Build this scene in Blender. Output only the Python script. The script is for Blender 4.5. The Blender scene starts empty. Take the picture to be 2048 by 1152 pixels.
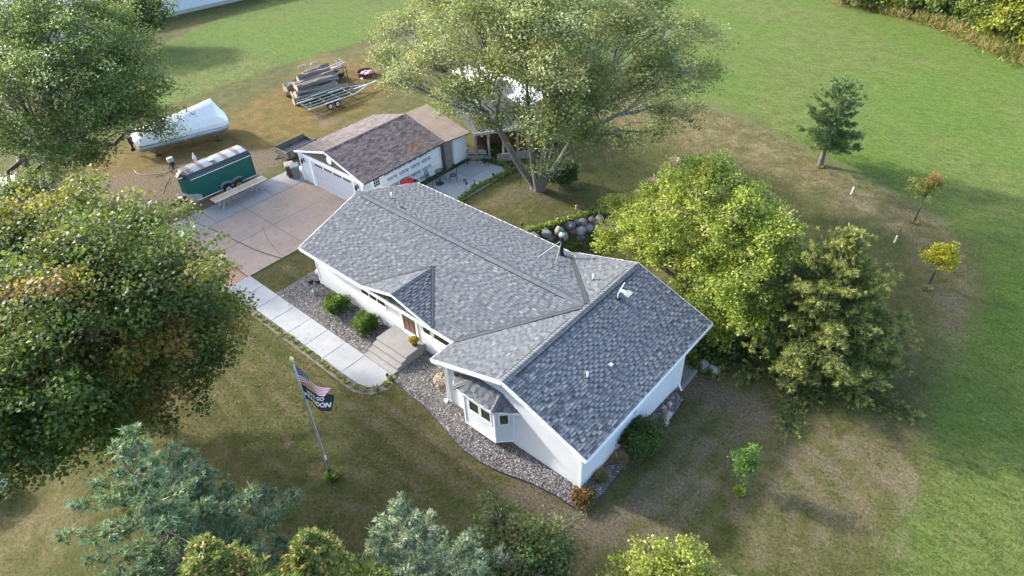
import bpy, bmesh, math, random
import numpy as np
from mathutils import Vector, Matrix
rng = np.random.default_rng(7); random.seed(7)
SC = bpy.context.scene
C = SC.collection
# ------------------------------------------------------------------ camera
CAM = np.array([28.4, -14.35, 23.5])
YAW, PITCH, ROLL, FPX = math.radians(132.19), math.radians(39.126), math.radians(-2.379), 1339.7
def cam_axes():
    f = np.array([math.cos(PITCH)*math.cos(YAW), math.cos(PITCH)*math.sin(YAW), -math.sin(PITCH)])
    r = np.cross(f, [0, 0, 1]); r /= np.linalg.norm(r); u = np.cross(r, f)
    c, s = math.cos(ROLL), math.sin(ROLL)
    return c*r+s*u, -s*r+c*u, f
AR, AU, AF = cam_axes()
cd = bpy.data.cameras.new('camera'); cam = bpy.data.objects.new('camera', cd); C.objects.link(cam)
cd.sensor_width = 36; cd.lens = FPX/2048*36; cd.clip_end = 2000; cd.clip_start = .1
cam.matrix_world = Matrix([[AR[0], AU[0], -AF[0], CAM[0]], [AR[1], AU[1], -AF[1], CAM[1]], [AR[2], AU[2], -AF[2], CAM[2]], [0, 0, 0, 1]])
SC.camera = cam
def at(px, py, z=0.0):
    """surveyed point: where the sight line through photo pixel (2048 wide) meets height z"""
    d = AF+AR*(px-1024)/FPX-AU*(py-576)/FPX
    p = CAM+d*(z-CAM[2])/d[2]
    return np.array([p[0], p[1], z])
# ------------------------------------------------------------------ light
SUN_EL, SUN_AZ = math.radians(25.5), math.radians(13)      # AZ: direction the shadows run, from +x towards +y
w = bpy.data.worlds.new('World'); SC.world = w; w.use_nodes = True
nt = w.node_tree; bg = nt.nodes['Background']
sky = nt.nodes.new('ShaderNodeTexSky'); sky.sky_type = 'NISHITA'; sky.sun_disc = False
sky.sun_elevation = SUN_EL
# towards-sun horizontal direction = (-cos az, -sin az); Nishita rotation is clockwise from +y
sky.sun_rotation = math.atan2(-math.cos(SUN_AZ), -math.sin(SUN_AZ))
sky.dust_density = 2.5; sky.air_density = .9; sky.ozone_density = .6
nt.links.new(sky.outputs[0], bg.inputs[0]); bg.inputs[1].default_value = 0.15
sd = bpy.data.lights.new('sun', 'SUN'); sd.energy = 2.0*.9; sd.angle = math.radians(3.0); sd.color = (1, .96, .88)
so = bpy.data.objects.new('sun', sd); C.objects.link(so)
L = Vector((math.cos(SUN_AZ)*math.cos(SUN_EL), math.sin(SUN_AZ)*math.cos(SUN_EL), -math.sin(SUN_EL)))
so.rotation_euler = L.to_track_quat('-Z', 'Y').to_euler(); so.location = (-40, -20, 40)
SC.view_settings.view_transform = 'Standard'; SC.view_settings.look = 'None'
SC.view_settings.exposure = 2.3; SC.view_settings.gamma = 1
SC.cycles.max_bounces = 6; SC.cycles.diffuse_bounces = 3; SC.cycles.transmission_bounces = 4; SC.cycles.transparent_max_bounces = 4

# ------------------------------------------------------------------ materials
def S(c):  # srgb 0-255 -> linear
    return tuple(((v/255)/12.92 if v/255 <= .04045 else ((v/255+.055)/1.055)**2.4) for v in c)
class NB:
    def __init__(s, name):
        s.m = bpy.data.materials.new(name); s.m.use_nodes = True; s.t = s.m.node_tree
        s.p = s.t.nodes['Principled BSDF']; s.out = s.t.nodes['Material Output']
    def n(s, ty, **k):
        o = s.t.nodes.new(ty)
        for a, b in k.items(): setattr(o, a, b)
        return o
    def link(s, a, b): s.t.links.new(a, b)
    def setv(s, inp, v):
        if hasattr(v, 'links') or hasattr(v, 'is_linked'): s.link(v, inp)
        elif isinstance(v, (tuple, list)) and len(v) == 3 and len(inp.default_value) == 4: inp.default_value = (*v, 1)
        else: inp.default_value = v
    def coord(s, kind='Object', scale=None):
        tc = s.n('ShaderNodeTexCoord'); o = tc.outputs[kind]
        if scale is not None:
            mp = s.n('ShaderNodeMapping'); mp.inputs['Scale'].default_value = scale; s.link(o, mp.inputs['Vector']); o = mp.outputs[0]
        return o
    def noise(s, scale, detail=4, rough=.6, vec=None, dist=0.0):
        t = s.n('ShaderNodeTexNoise'); t.inputs['Scale'].default_value = scale; t.inputs['Detail'].default_value = detail
        t.inputs['Roughness'].default_value = rough; t.inputs['Distortion'].default_value = dist
        s.link(vec if vec is not None else s.coord(), t.inputs['Vector']); return t.outputs[0]
    def vor(s, scale, vec=None, feature='F1', out=0, rnd=1.0):
        t = s.n('ShaderNodeTexVoronoi'); t.feature = feature; t.inputs['Scale'].default_value = scale
        t.inputs['Randomness'].default_value = rnd
        s.link(vec if vec is not None else s.coord(), t.inputs['Vector']); return t.outputs[out]
    def ramp(s, f, stops):
        r = s.n('ShaderNodeValToRGB'); e = r.color_ramp.elements
        while len(e) < len(stops): e.new(.5)
        for k, (p, c) in enumerate(stops):
            e[k].position = p; e[k].color = (*c, 1) if isinstance(c, (tuple, list)) else (c, c, c, 1)
        s.link(f, r.inputs[0]); return r.outputs[0]
    def mix(s, f, a, b, mode='MIX'):
        x = s.n('ShaderNodeMix'); x.data_type = 'RGBA'; x.blend_type = mode
        s.setv(x.inputs[0], f); s.setv(x.inputs[6], a); s.setv(x.inputs[7], b); return x.outputs[2]
    def math(s, op, a, b=0.0, clamp=False):
        x = s.n('ShaderNodeMath'); x.operation = op; x.use_clamp = clamp; s.setv(x.inputs[0], a); s.setv(x.inputs[1], b); return x.outputs[0]
    def attr(s, name, out='Color'):
        a = s.n('ShaderNodeAttribute'); a.attribute_name = name; return a.outputs[out]
    def sep(s, c):
        x = s.n('ShaderNodeSeparateColor'); s.link(c, x.inputs[0]); return x.outputs
    def fin(s, col, rough=.8, bump=None, bstr=.3, bdist=.02, metal=0.0, spec=.5):
        s.setv(s.p.inputs['Base Color'], col); s.setv(s.p.inputs['Roughness'], rough); s.p.inputs['Metallic'].default_value = metal
        s.p.inputs['Specular IOR Level'].default_value = spec
        if bump is not None:
            b = s.n('ShaderNodeBump'); b.inputs['Strength'].default_value = bstr; b.inputs['Distance'].default_value = bdist
            s.link(bump, b.inputs['Height']); s.link(b.outputs[0], s.p.inputs['Normal'])
        return s.m
_mc = {}
def plain(name, col, rough=.6, metal=0.0, var=.12, scale=3.0, bump=0.0, spec=.5):
    if name in _mc: return _mc[name]
    b = NB(name)
    n1 = b.noise(scale, 5, .65); n2 = b.noise(scale*9, 3, .6)
    f = b.ramp(n1, [(.3, 0.0), (.7, 1.0)])
    c = b.mix(f, tuple(x*(1-var) for x in col), tuple(min(1, x*(1+var)) for x in col))
    c = b.mix(b.math('MULTIPLY', b.ramp(n2, [(.45, 0.0), (.75, 1.0)]), var), c, tuple(x*.6 for x in col))
    _mc[name] = b.fin(c, rough, n2 if bump else None, bump, .01, metal, spec); return _mc[name]

def mat_leaf(name, trans=.35, rough=.55):
    b = NB(name); col = b.attr('col')
    d = b.n('ShaderNodeBsdfPrincipled'); b.setv(d.inputs['Base Color'], col); d.inputs['Roughness'].default_value = rough
    d.inputs['Specular IOR Level'].default_value = .35
    t = b.n('ShaderNodeBsdfTranslucent'); c2 = b.mix(.45, col, (.32, .36, .03), 'MIX')
    c2 = b.mix(.6, col, c2); b.setv(t.inputs['Color'], c2)
    mx = b.n('ShaderNodeMixShader'); mx.inputs[0].default_value = trans
    b.link(d.outputs[0], mx.inputs[1]); b.link(t.outputs[0], mx.inputs[2]); b.link(mx.outputs[0], b.out.inputs['Surface'])
    return b.m
LEAF = mat_leaf('leaf_foliage', .40); NEEDLE = mat_leaf('needle_foliage', .28, .6); BLADE = mat_leaf('grass_blade', .25, .6)
def mat_bark(name, a, c):
    b = NB(name); v = b.coord('Object', (5, 5, 1.2)); n = b.noise(4, 6, .7, v, .6)
    n2 = b.noise(1.2, 3)
    col = b.mix(b.ramp(n, [(.35, 0.0), (.65, 1.0)]), a, c); col = b.mix(b.math('MULTIPLY', n2, .5), col, (.11, .115, .09))
    return b.fin(col, .9, n, .8, .03)
BARK = mat_bark('bark', (.05, .04, .032), (.17, .145, .12)); BARK2 = mat_bark('bark_grey', (.075, .066, .058), (.21, .19, .165))
LOG = mat_bark('log_bark', (.07, .055, .045), (.26, .22, .185))
def mat_attr(name, rough=.85, nscale=30, namt=.25, bump=.3, spec=.4, metal=0.0):
    b = NB(name); col = b.attr('col'); n = b.noise(nscale, 4, .65)
    col = b.mix(b.math('MULTIPLY', b.ramp(n, [(.35, 1.0), (.7, 0.0)]), namt), col, b.mix(.6, col, (.01, .01, .01)))
    return b.fin(col, rough, n, bump, .01, metal, spec)
STONE = mat_attr('stone', .9, 14, .35, .5); PEBBLE = mat_attr('pebble', .85, 60, .2, .2)
def mat_shingle(name, stops, use_attr, moss=None):
    b = NB(name)
    if use_attr: r = b.sep(b.attr('rnd'))[0]
    else:
        oi = b.n('ShaderNodeObjectInfo'); r = oi.outputs['Random']
    col = b.ramp(r, stops)
    gn = b.noise(85, 3, .75); big = b.noise(.55, 4, .6)
    col = b.mix(b.math('MULTIPLY', b.ramp(gn, [(.35, 1.0), (.62, 0.0)]), .38), col, (.018, .02, .024))
    col = b.mix(b.math('MULTIPLY', b.ramp(gn, [(.58, 0.0), (.75, 1.0)]), .35), col, (.30, .315, .33))
    col = b.mix(b.math('MULTIPLY', b.ramp(big, [(.35, 0.0), (.7, 1.0)]), .22), col, b.mix(.5, col, (.05, .055, .065)))
    if moss: col = b.mix(b.math('MULTIPLY', b.ramp(b.noise(.45, 6, .7), [(moss[1], 0.0), (moss[1]+.16, 1.0)]), moss[2]), col, moss[0])
    return b.fin(col, .92, gn, .5, .006, spec=.3)
GSH = [(0.0, (.050, .060, .072)), (.3, (.076, .089, .104)), (.5, (.104, .117, .132)), (.72, (.138, .150, .163)), (.9, (.18, .187, .195)), (1.0, (.21, .215, .22))]
SH_P = mat_shingle('roof_shingle_piece', GSH, False); SH_A = mat_shingle('roof_shingle', GSH, True)
RSH = [(0.0, (.060, .045, .045)), (.3, (.105, .078, .075)), (.55, (.145, .118, .118)), (.8, (.19, .168, .172)), (1.0, (.12, .105, .12))]
SH_R = mat_shingle('weathered_shingle', RSH, True, ((.20, .105, .05), .55, .55))
CAPM = mat_shingle('ridge_cap_shingle', [(0.0, (.125, .136, .147)), (.5, (.15, .16, .17)), (1.0, (.18, .187, .195))], False)
BUTT = plain('shingle_butt', (.022, .024, .028), .95)
BUTT_R = plain('weathered_butt', (.04, .03, .03), .95)
DECK = plain('roof_felt', (.05, .055, .06), .95)
WHITE = plain('white_trim', (.80, .81, .82), .45, 0, .03, 2)
def mat_siding():
    b = NB('white_siding'); n = b.noise(1.1, 5, .6); g = b.noise(60, 2)
    c = b.mix(b.ramp(n, [(.3, 0.0), (.75, 1.0)]), (.60, .62, .65), (.53, .555, .59))
    sp = b.sep  # splash dirt near the ground
    tc = b.n('ShaderNodeSeparateXYZ'); b.link(b.coord(), tc.inputs[0])
    low = b.math('MULTIPLY', b.math('SUBTRACT', 1.0, b.math('DIVIDE', tc.outputs[2], .5), True), b.noise(5, 5, .7))
    c = b.mix(b.math('MULTIPLY', low, .55), c, (.40, .37, .32))
    return b.fin(c, .5, g, .06, .004)
SIDING = mat_siding()
GLASS = NB('window_glass'); GLASS.fin((.035, .05, .035), .06, spec=.8); GLASS = GLASS.m
def mat_conc(name, a, c, stain, samt):
    b = NB(name); n = b.noise(.55, 6, .62); f = b.noise(38, 4, .7); m = b.noise(3.2, 5, .7, dist=.4)
    col = b.mix(b.ramp(n, [(.32, 0.0), (.68, 1.0)]), a, c)
    col = b.mix(b.math('MULTIPLY', b.ramp(m, [(.5, 0.0), (.72, 1.0)]), samt), col, stain)
    col = b.mix(b.math('MULTIPLY', b.ramp(f, [(.4, 1.0), (.6, 0.0)]), .2), col, tuple(x*.62 for x in a))
    oi = b.n('ShaderNodeObjectInfo')
    col = b.mix(b.math('MULTIPLY', oi.outputs['Random'], .16), col, tuple(x*.6 for x in a))
    return b.fin(col, .88, f, .25, .008)
CONC_L = mat_conc('concrete_light', (.27, .28, .29), (.335, .345, .355), (.20, .20, .195), .45)
CONC_T = mat_conc('concrete_tan', (.275, .205, .155), (.35, .272, .215), (.20, .13, .082), .55)
CONC_G = mat_conc('concrete_grey', (.215, .21, .20), (.28, .27, .26), (.165, .15, .13), .5)
JOINT = plain('joint_dirt', (.10, .09, .075), .95)
METD = plain('dark_metal', (.035, .04, .042), .45, .6, .2); GALV = plain('galvanized', (.50, .53, .54), .4, .7, .15)
RUBBER = plain('rubber', (.022, .022, .024), .85); RIM = plain('white_rim', (.62, .62, .60), .5, .2)
VALLEY = plain('valley_metal', (.030, .037, .044), .75, 0, .15)
BLACKP = plain('black_plastic', (.02, .021, .023), .5)
GREEND = plain('dark_green_plastic', (.015, .045, .04), .5)
WOODL = plain('fresh_lumber', (.60, .47, .29), .8, 0, .2, 2, .2); WOODP = plain('pinkish_lumber', (.50, .36, .27), .8, 0, .2, 2, .2)
WOODG = plain('grey_wood', (.24, .21, .18), .9, 0, .3, 4, .4)
CUT = plain('cut_wood', (.36, .27, .19), .9, 0, .3, 6, .3)

# ------------------------------------------------------------------ mesh helpers
def link(o, parent=None):
    C.objects.link(o)
    if parent is not None: o.parent = parent
    return o
def np_mesh(name, V, F, mat=None, parent=None, cols=None, attr='col', smooth=False, loc=None, kind=None):
    """V (n,3); F: list of faces or (m,k) array; cols (n,3) point colours"""
    me = bpy.data.meshes.new(name)
    V = np.asarray(V, dtype=np.float32)
    if isinstance(F, np.ndarray):
        m, k = F.shape
        me.vertices.add(len(V)); me.vertices.foreach_set('co', V.ravel())
        me.loops.add(m*k); me.loops.foreach_set('vertex_index', F.astype(np.int32).ravel())
        me.polygons.add(m); me.polygons.foreach_set('loop_start', np.arange(0, m*k, k, dtype=np.int32))
        try: me.polygons.foreach_set('loop_total', np.full(m, k, dtype=np.int32))
        except Exception: pass
        me.update(calc_edges=True)
    else:
        me.from_pydata([tuple(map(float, v)) for v in V], [], [tuple(int(i) for i in f) for f in F]); me.update()
    if cols is not None:
        a = me.color_attributes.new(attr, 'FLOAT_COLOR', 'POINT')
        c = np.ones((len(V), 4), dtype=np.float32); c[:, :3] = cols; a.data.foreach_set('color', c.ravel())
    if smooth: me.polygons.foreach_set('use_smooth', np.ones(len(me.polygons), dtype=bool))
    if mat is not None: me.materials.append(mat)
    o = bpy.data.objects.new(name, me); link(o, parent)
    if loc is not None: o.location = tuple(float(x) for x in loc)
    if kind: o['kind'] = kind
    return o
class MB:
    """collects boxes, prisms and tubes; build() links them as one mesh object"""
    def __init__(s): s.V = []; s.F = []; s.Cc = []; s.col = (1, 1, 1)
    def add(s, V, F):
        n = len(s.V); s.V += [tuple(map(float, v)) for v in V]; s.F += [tuple(n+i for i in f) for f in F]; s.Cc += [s.col]*len(V); return s
    def box(s, a, b):
        x0, y0, z0 = a; x1, y1, z1 = b
        return s.add([(x0, y0, z0), (x1, y0, z0), (x1, y1, z0), (x0, y1, z0), (x0, y0, z1), (x1, y0, z1), (x1, y1, z1), (x0, y1, z1)],
                     [(0, 3, 2, 1), (4, 5, 6, 7), (0, 1, 5, 4), (1, 2, 6, 5), (2, 3, 7, 6), (3, 0, 4, 7)])
    def prism(s, poly, z0, z1):
        n = len(poly); V = [(p[0], p[1], z0) for p in poly]+[(p[0], p[1], z1) for p in poly]
        ar = sum(poly[i][0]*poly[(i+1) % n][1]-poly[(i+1) % n][0]*poly[i][1] for i in range(n))
        if ar < 0: V = V[:n][::-1]+V[n:][::-1]
        return s.add(V, [tuple(range(n))[::-1], tuple(range(n, 2*n))]+[(i, (i+1) % n, n+(i+1) % n, n+i) for i in range(n)])
    def slab(s, poly3, t):
        """3-D polygon with thickness t below"""
        n = len(poly3); P = [Vector(map(float, p)) for p in poly3]
        V = P+[p-Vector((0, 0, t)) for p in P]
        return s.add(V, [tuple(range(n)), tuple(range(2*n-1, n-1, -1))]+[((i+1) % n, i, n+i, n+(i+1) % n) for i in range(n)])
    def bar(s, a, b, w, h, up=(0, 0, 1)):
        a = Vector(map(float, a)); b = Vector(map(float, b)); d = (b-a).normalized(); up = Vector(up)
        if abs(d.dot(up)) > .98: up = Vector((1, 0, 0))
        x = d.cross(up).normalized()*w/2; y = x.cross(d).normalized()*h/2
        V = [a-x-y, a+x-y, a+x+y, a-x+y, b-x-y, b+x-y, b+x+y, b-x+y]
        return s.add(V, [(0, 1, 2, 3), (7, 6, 5, 4), (0, 4, 5, 1), (1, 5, 6, 2), (2, 6, 7, 3), (3, 7, 4, 0)])
    def tube(s, pts, r, k=8, cap=True):
        pts = [Vector(map(float, p)) for p in pts]; n = len(pts)
        rs = r if hasattr(r, '__len__') else [r]*n
        V = []; ref = None
        for i, p in enumerate(pts):
            d = (pts[min(i+1, n-1)]-pts[max(i-1, 0)]).normalized()
            if ref is None: ref = Vector((0, 0, 1)) if abs(d.z) < .9 else Vector((1, 0, 0))
            x = d.cross(ref).normalized(); y = x.cross(d).normalized(); ref = y
            for j in range(k):
                t = 2*math.pi*j/k; V.append(p+(x*math.cos(t)+y*math.sin(t))*rs[i])
        F = [(i*k+j, (i+1)*k+j, (i+1)*k+(j+1) % k, i*k+(j+1) % k) for i in range(n-1) for j in range(k)]
        if cap: F += [tuple(range(k)), tuple(range((n-1)*k, n*k))[::-1]]
        return s.add(V, F)
    def split(s, name, mat, parent=None):
        for i in range(0, len(s.V), 8):
            q = MB(); q.V = s.V[i:i+8]; q.Cc = s.Cc[i:i+8]; q.F = [tuple(k-i for k in f) for f in s.F if i <= f[0] < i+8]; q.build(name, mat, parent)
    def build(s, name, mat, parent=None, smooth=False, colored=False, bevel=0.0, loc=None, kind=None):
        o = np_mesh(name, s.V, s.F, mat, parent, np.array(s.Cc) if colored else None, smooth=smooth, loc=loc, kind=kind)
        bm = bmesh.new(); bm.from_mesh(o.data); bmesh.ops.recalc_face_normals(bm, faces=bm.faces); bm.to_mesh(o.data); bm.free()
        if bevel: m = o.modifiers.new('bevel', 'BEVEL'); m.width = bevel; m.segments = 2; m.limit_method = 'ANGLE'
        return o
def thing(name, label, cat, loc=(0, 0, 0), rz=0.0, group=None):
    o = bpy.data.objects.new(name, None); C.objects.link(o); o.empty_display_size = .3
    o.location = tuple(float(v) for v in loc); o.rotation_euler = (0, 0, rz); o['label'] = label; o['category'] = cat
    if group: o['group'] = group
    return o
def tag(o, label, cat, group=None, kind=None):
    o['label'] = label; o['category'] = cat
    if group: o['group'] = group
    if kind: o['kind'] = kind
    return o
def struct(o, label=None, kind='structure'):
    o['kind'] = kind
    if label: o['label'] = label
    return o

def unit(v): return v/np.maximum(np.linalg.norm(v, axis=-1, keepdims=True), 1e-9)
def blades(P, D, Ln, Wd, side=None, mid=.5):
    """one rhombic leaf per point: P base, D direction, Ln length, Wd width"""
    n = len(P); D = unit(D); r = rng.normal(size=(n, 3)) if side is None else side
    s = unit(np.cross(D, r)); Ln = np.broadcast_to(Ln, (n,))[:, None]; Wd = np.broadcast_to(Wd, (n,))[:, None]
    bend = np.cross(D, s)*Ln*.12
    V = np.stack([P, P+D*Ln*mid+s*Wd*.5+bend, P+D*Ln, P+D*Ln*mid-s*Wd*.5+bend], 1)
    return V
def blades_obj(name, V, col, mat, parent=None, kind=None, loc=None, tri=False):
    n = len(V)
    if tri:   # slim needles and grass blades: one triangle each
        h_ = (V[:, 1]-V[:, 3])*.5; V = np.stack([V[:, 0]+h_, V[:, 2], V[:, 0]-h_], 1)
        return np_mesh(name, V.reshape(-1, 3), np.arange(n*3).reshape(n, 3), mat, parent, cols=np.repeat(col, 3, 0), kind=kind, loc=loc)
    F = np.arange(n*4).reshape(n, 4)
    return np_mesh(name, V.reshape(-1, 3), F, mat, parent, cols=np.repeat(col, 4, 0), kind=kind, loc=loc)
def palette(pal, n, k=None):
    pal = np.array(pal, float); i = rng.integers(0, len(pal), n) if k is None else k
    return pal[i]
# ------------------------------------------------------------------ terrain
def smooth(a, b, x):
    t = np.clip((x-a)/(b-a), 0, 1); return t*t*(3-2*t)
def poly_sd(px, py, poly):
    """signed distance to polygon, negative inside"""
    poly = np.asarray(poly)[:, :2]; n = len(poly); d = np.full(px.shape, 1e9); ins = np.zeros(px.shape, bool)
    for i in range(n):
        a = poly[i]; b = poly[(i+1) % n]; e = b-a; wx = px-a[0]; wy = py-a[1]
        t = np.clip((wx*e[0]+wy*e[1])/(e@e+1e-9), 0, 1)
        d = np.minimum(d, (wx-t*e[0])**2+(wy-t*e[1])**2)
        c = ((a[1] <= py) != (b[1] <= py)) & (px < (b[0]-a[0])*(py-a[1])/(b[1]-a[1]+1e-12)+a[0]); ins ^= c
    return np.where(ins, -1, 1)*np.sqrt(d)
def line_d(px, py, pts):
    d = np.full(np.shape(px), 1e9)
    for a, b in zip(pts[:-1], pts[1:]):
        a = np.array(a[:2]); b = np.array(b[:2]); e = b-a; wx = px-a[0]; wy = py-a[1]
        t = np.clip((wx*e[0]+wy*e[1])/(e@e+1e-9), 0, 1); d = np.minimum(d, np.hypot(wx-t*e[0], wy-t*e[1]))
    return d
# sunken yard behind the house, held by the boulder wall
WALL_TOP = [at(1030, 470), at(1075, 462), at(1130, 445), at(1185, 432), at(1240, 436), at(1290, 470)]
PIT = [(7.0, 9.6), tuple(WALL_TOP[1][:2]), tuple(WALL_TOP[2][:2]), tuple(WALL_TOP[3][:2]), tuple(WALL_TOP[4][:2]), tuple(WALL_TOP[5][:2]), (19.0, 12.5), (19.4, 9.0), (19.4, 8.0), (7.0, 8.0)]
PIT_D = 1.25
def height(x, y):
    x = np.asarray(x, float); y = np.asarray(y, float)
    h = -PIT_D*smooth(.15, -1.15, poly_sd(x, y, PIT))
    return h
FIELD_A = [at(*p) for p in [(1330, 175), (1390, 203), (1500, 238), (1610, 290), (1720, 345), (1810, 390), (1880, 430), (1940, 475), (1978, 520), (1985, 565), (1965, 630), (1925, 715), (1885, 800), (1868, 900), (1850, 1000), (1815, 1060), (1790, 1151), (1780, 1240)]]+[np.array([120, 0, 0]), np.array([200, 120, 0]), np.array([60, 300, 0]), np.array([-60, 200, 0]), np.array([-30, 100, 0])]
FIELD_B = [at(*p) for p in [(250, 235), (330, 212), (420, 180), (500, 155), (560, 132), (640, 108), (740, 80), (820, 60), (1000, 60), (1330, 175)]]+[np.array([-30, 100, 0]), np.array([-160, 90, 0])]+[at(*p) for p in [(530, 5), (430, 42), (360, 75), (300, 90), (250, 100)]]
ORANGE = [at(*p) for p in [(180, 300), (330, 300), (480, 215), (560, 165), (640, 120), (740, 115), (800, 170), (760, 215), (640, 270), (560, 300), (480, 350), (330, 420), (150, 400)]]
TRAILDIRT = [at(*p) for p in [(235, 340), (330, 330), (440, 310), (520, 290), (590, 300), (590, 320), (520, 365), (345, 455), (330, 470), (430, 520), (520, 570), (400, 640), (100, 700), (0, 600), (0, 430)]]
def axis(lo, hi, a, b, st):
    core = np.arange(a, b+st/2, st); o1 = [a]; s = st
    while o1[-1] > lo: s *= 1.25; o1.append(o1[-1]-s)
    o2 = [b]; s = st
    while o2[-1] < hi: s *= 1.25; o2.append(o2[-1]+s)
    return np.concatenate([o1[1:][::-1], core, o2[1:]])
gx = axis(-900, 900, -48, 38, .36); gy = axis(-500, 1200, -20, 66, .36)
X, Y = np.meshgrid(gx, gy); Z = height(X, Y)+.0*X
nx, ny = len(gx), len(gy)
idx = np.arange(nx*ny).reshape(ny, nx)
Fg = np.stack([idx[:-1, :-1], idx[:-1, 1:], idx[1:, 1:], idx[1:, :-1]], -1).reshape(-1, 4)
def nz(x, y, s, seed=0):  # cheap smooth noise
    r = np.random.default_rng(seed); v = 0
    for k in range(5):
        a = r.uniform(0, 2*math.pi, 3); f = s*(1.0+.7*k)*r.uniform(.8, 1.2)
        v = v+np.sin(x*f*np.cos(a[0])+y*f*np.sin(a[0])+a[1]+1.7*np.sin(x*f*.5*np.sin(a[2])+y*f*.53*np.cos(a[2])+a[0]))/(1+.5*k)
    return v/2.8
wob = nz(X, Y, .7, 3)*.35+nz(X, Y, 2.3, 4)*.12
wob2 = wob*1.6+nz(X, Y, 4.5, 12)*.25
fA = smooth(1.5, -.9, poly_sd(X, Y, FIELD_A)+wob2); fB = smooth(.5, -.5, poly_sd(X, Y, FIELD_B)+wob)
field = np.maximum(fA, fB)
orange = smooth(1.6, -1.6, poly_sd(X, Y, ORANGE)+wob*3)
dirt = smooth(.9, -1.1, poly_sd(X, Y, TRAILDIRT)+wob*2.6)*.85
def blob(pts, r, amt=1.0):
    global dirt
    for (px, py) in pts:
        g = at(px, py); d = np.hypot(X-g[0], Y-g[1])+nz(X, Y, 2.2, int(px))*r*.45
        dirt = np.maximum(dirt, amt*smooth(r, r*.3, d))
blob([(545, 322), (525, 335), (640, 232), (655, 245)], 1.2, .85)
blob([(1380, 770), (1410, 775), (1440, 790), (1475, 800), (1500, 815), (1530, 835), (1570, 830)], 1.1, .85)
blob([(1460, 868), (1510, 845), (1090, 1000), (1110, 1022), (1140, 1040), (1170, 1045), (1210, 1050), (1070, 985), (1240, 1040), (1290, 1010), (1060, 960)], .8, .75)
blob([(1600, 900), (1660, 930), (1720, 900), (1640, 1000), (1560, 980), (1760, 960), (1700, 1040)], .8, .5)
blob([(1858, 578), (1895, 610), (1830, 450), (1900, 655), (1700, 400), (1350, 322), (1475, 990)], .9, .5)
blob([(1060, 385), (1030, 380), (1010, 400), (1095, 400)], 1.3, .5)
blob([(1120, 1035), (1240, 1080), (1180, 1075), (1370, 1030)], .8, .35)
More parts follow.
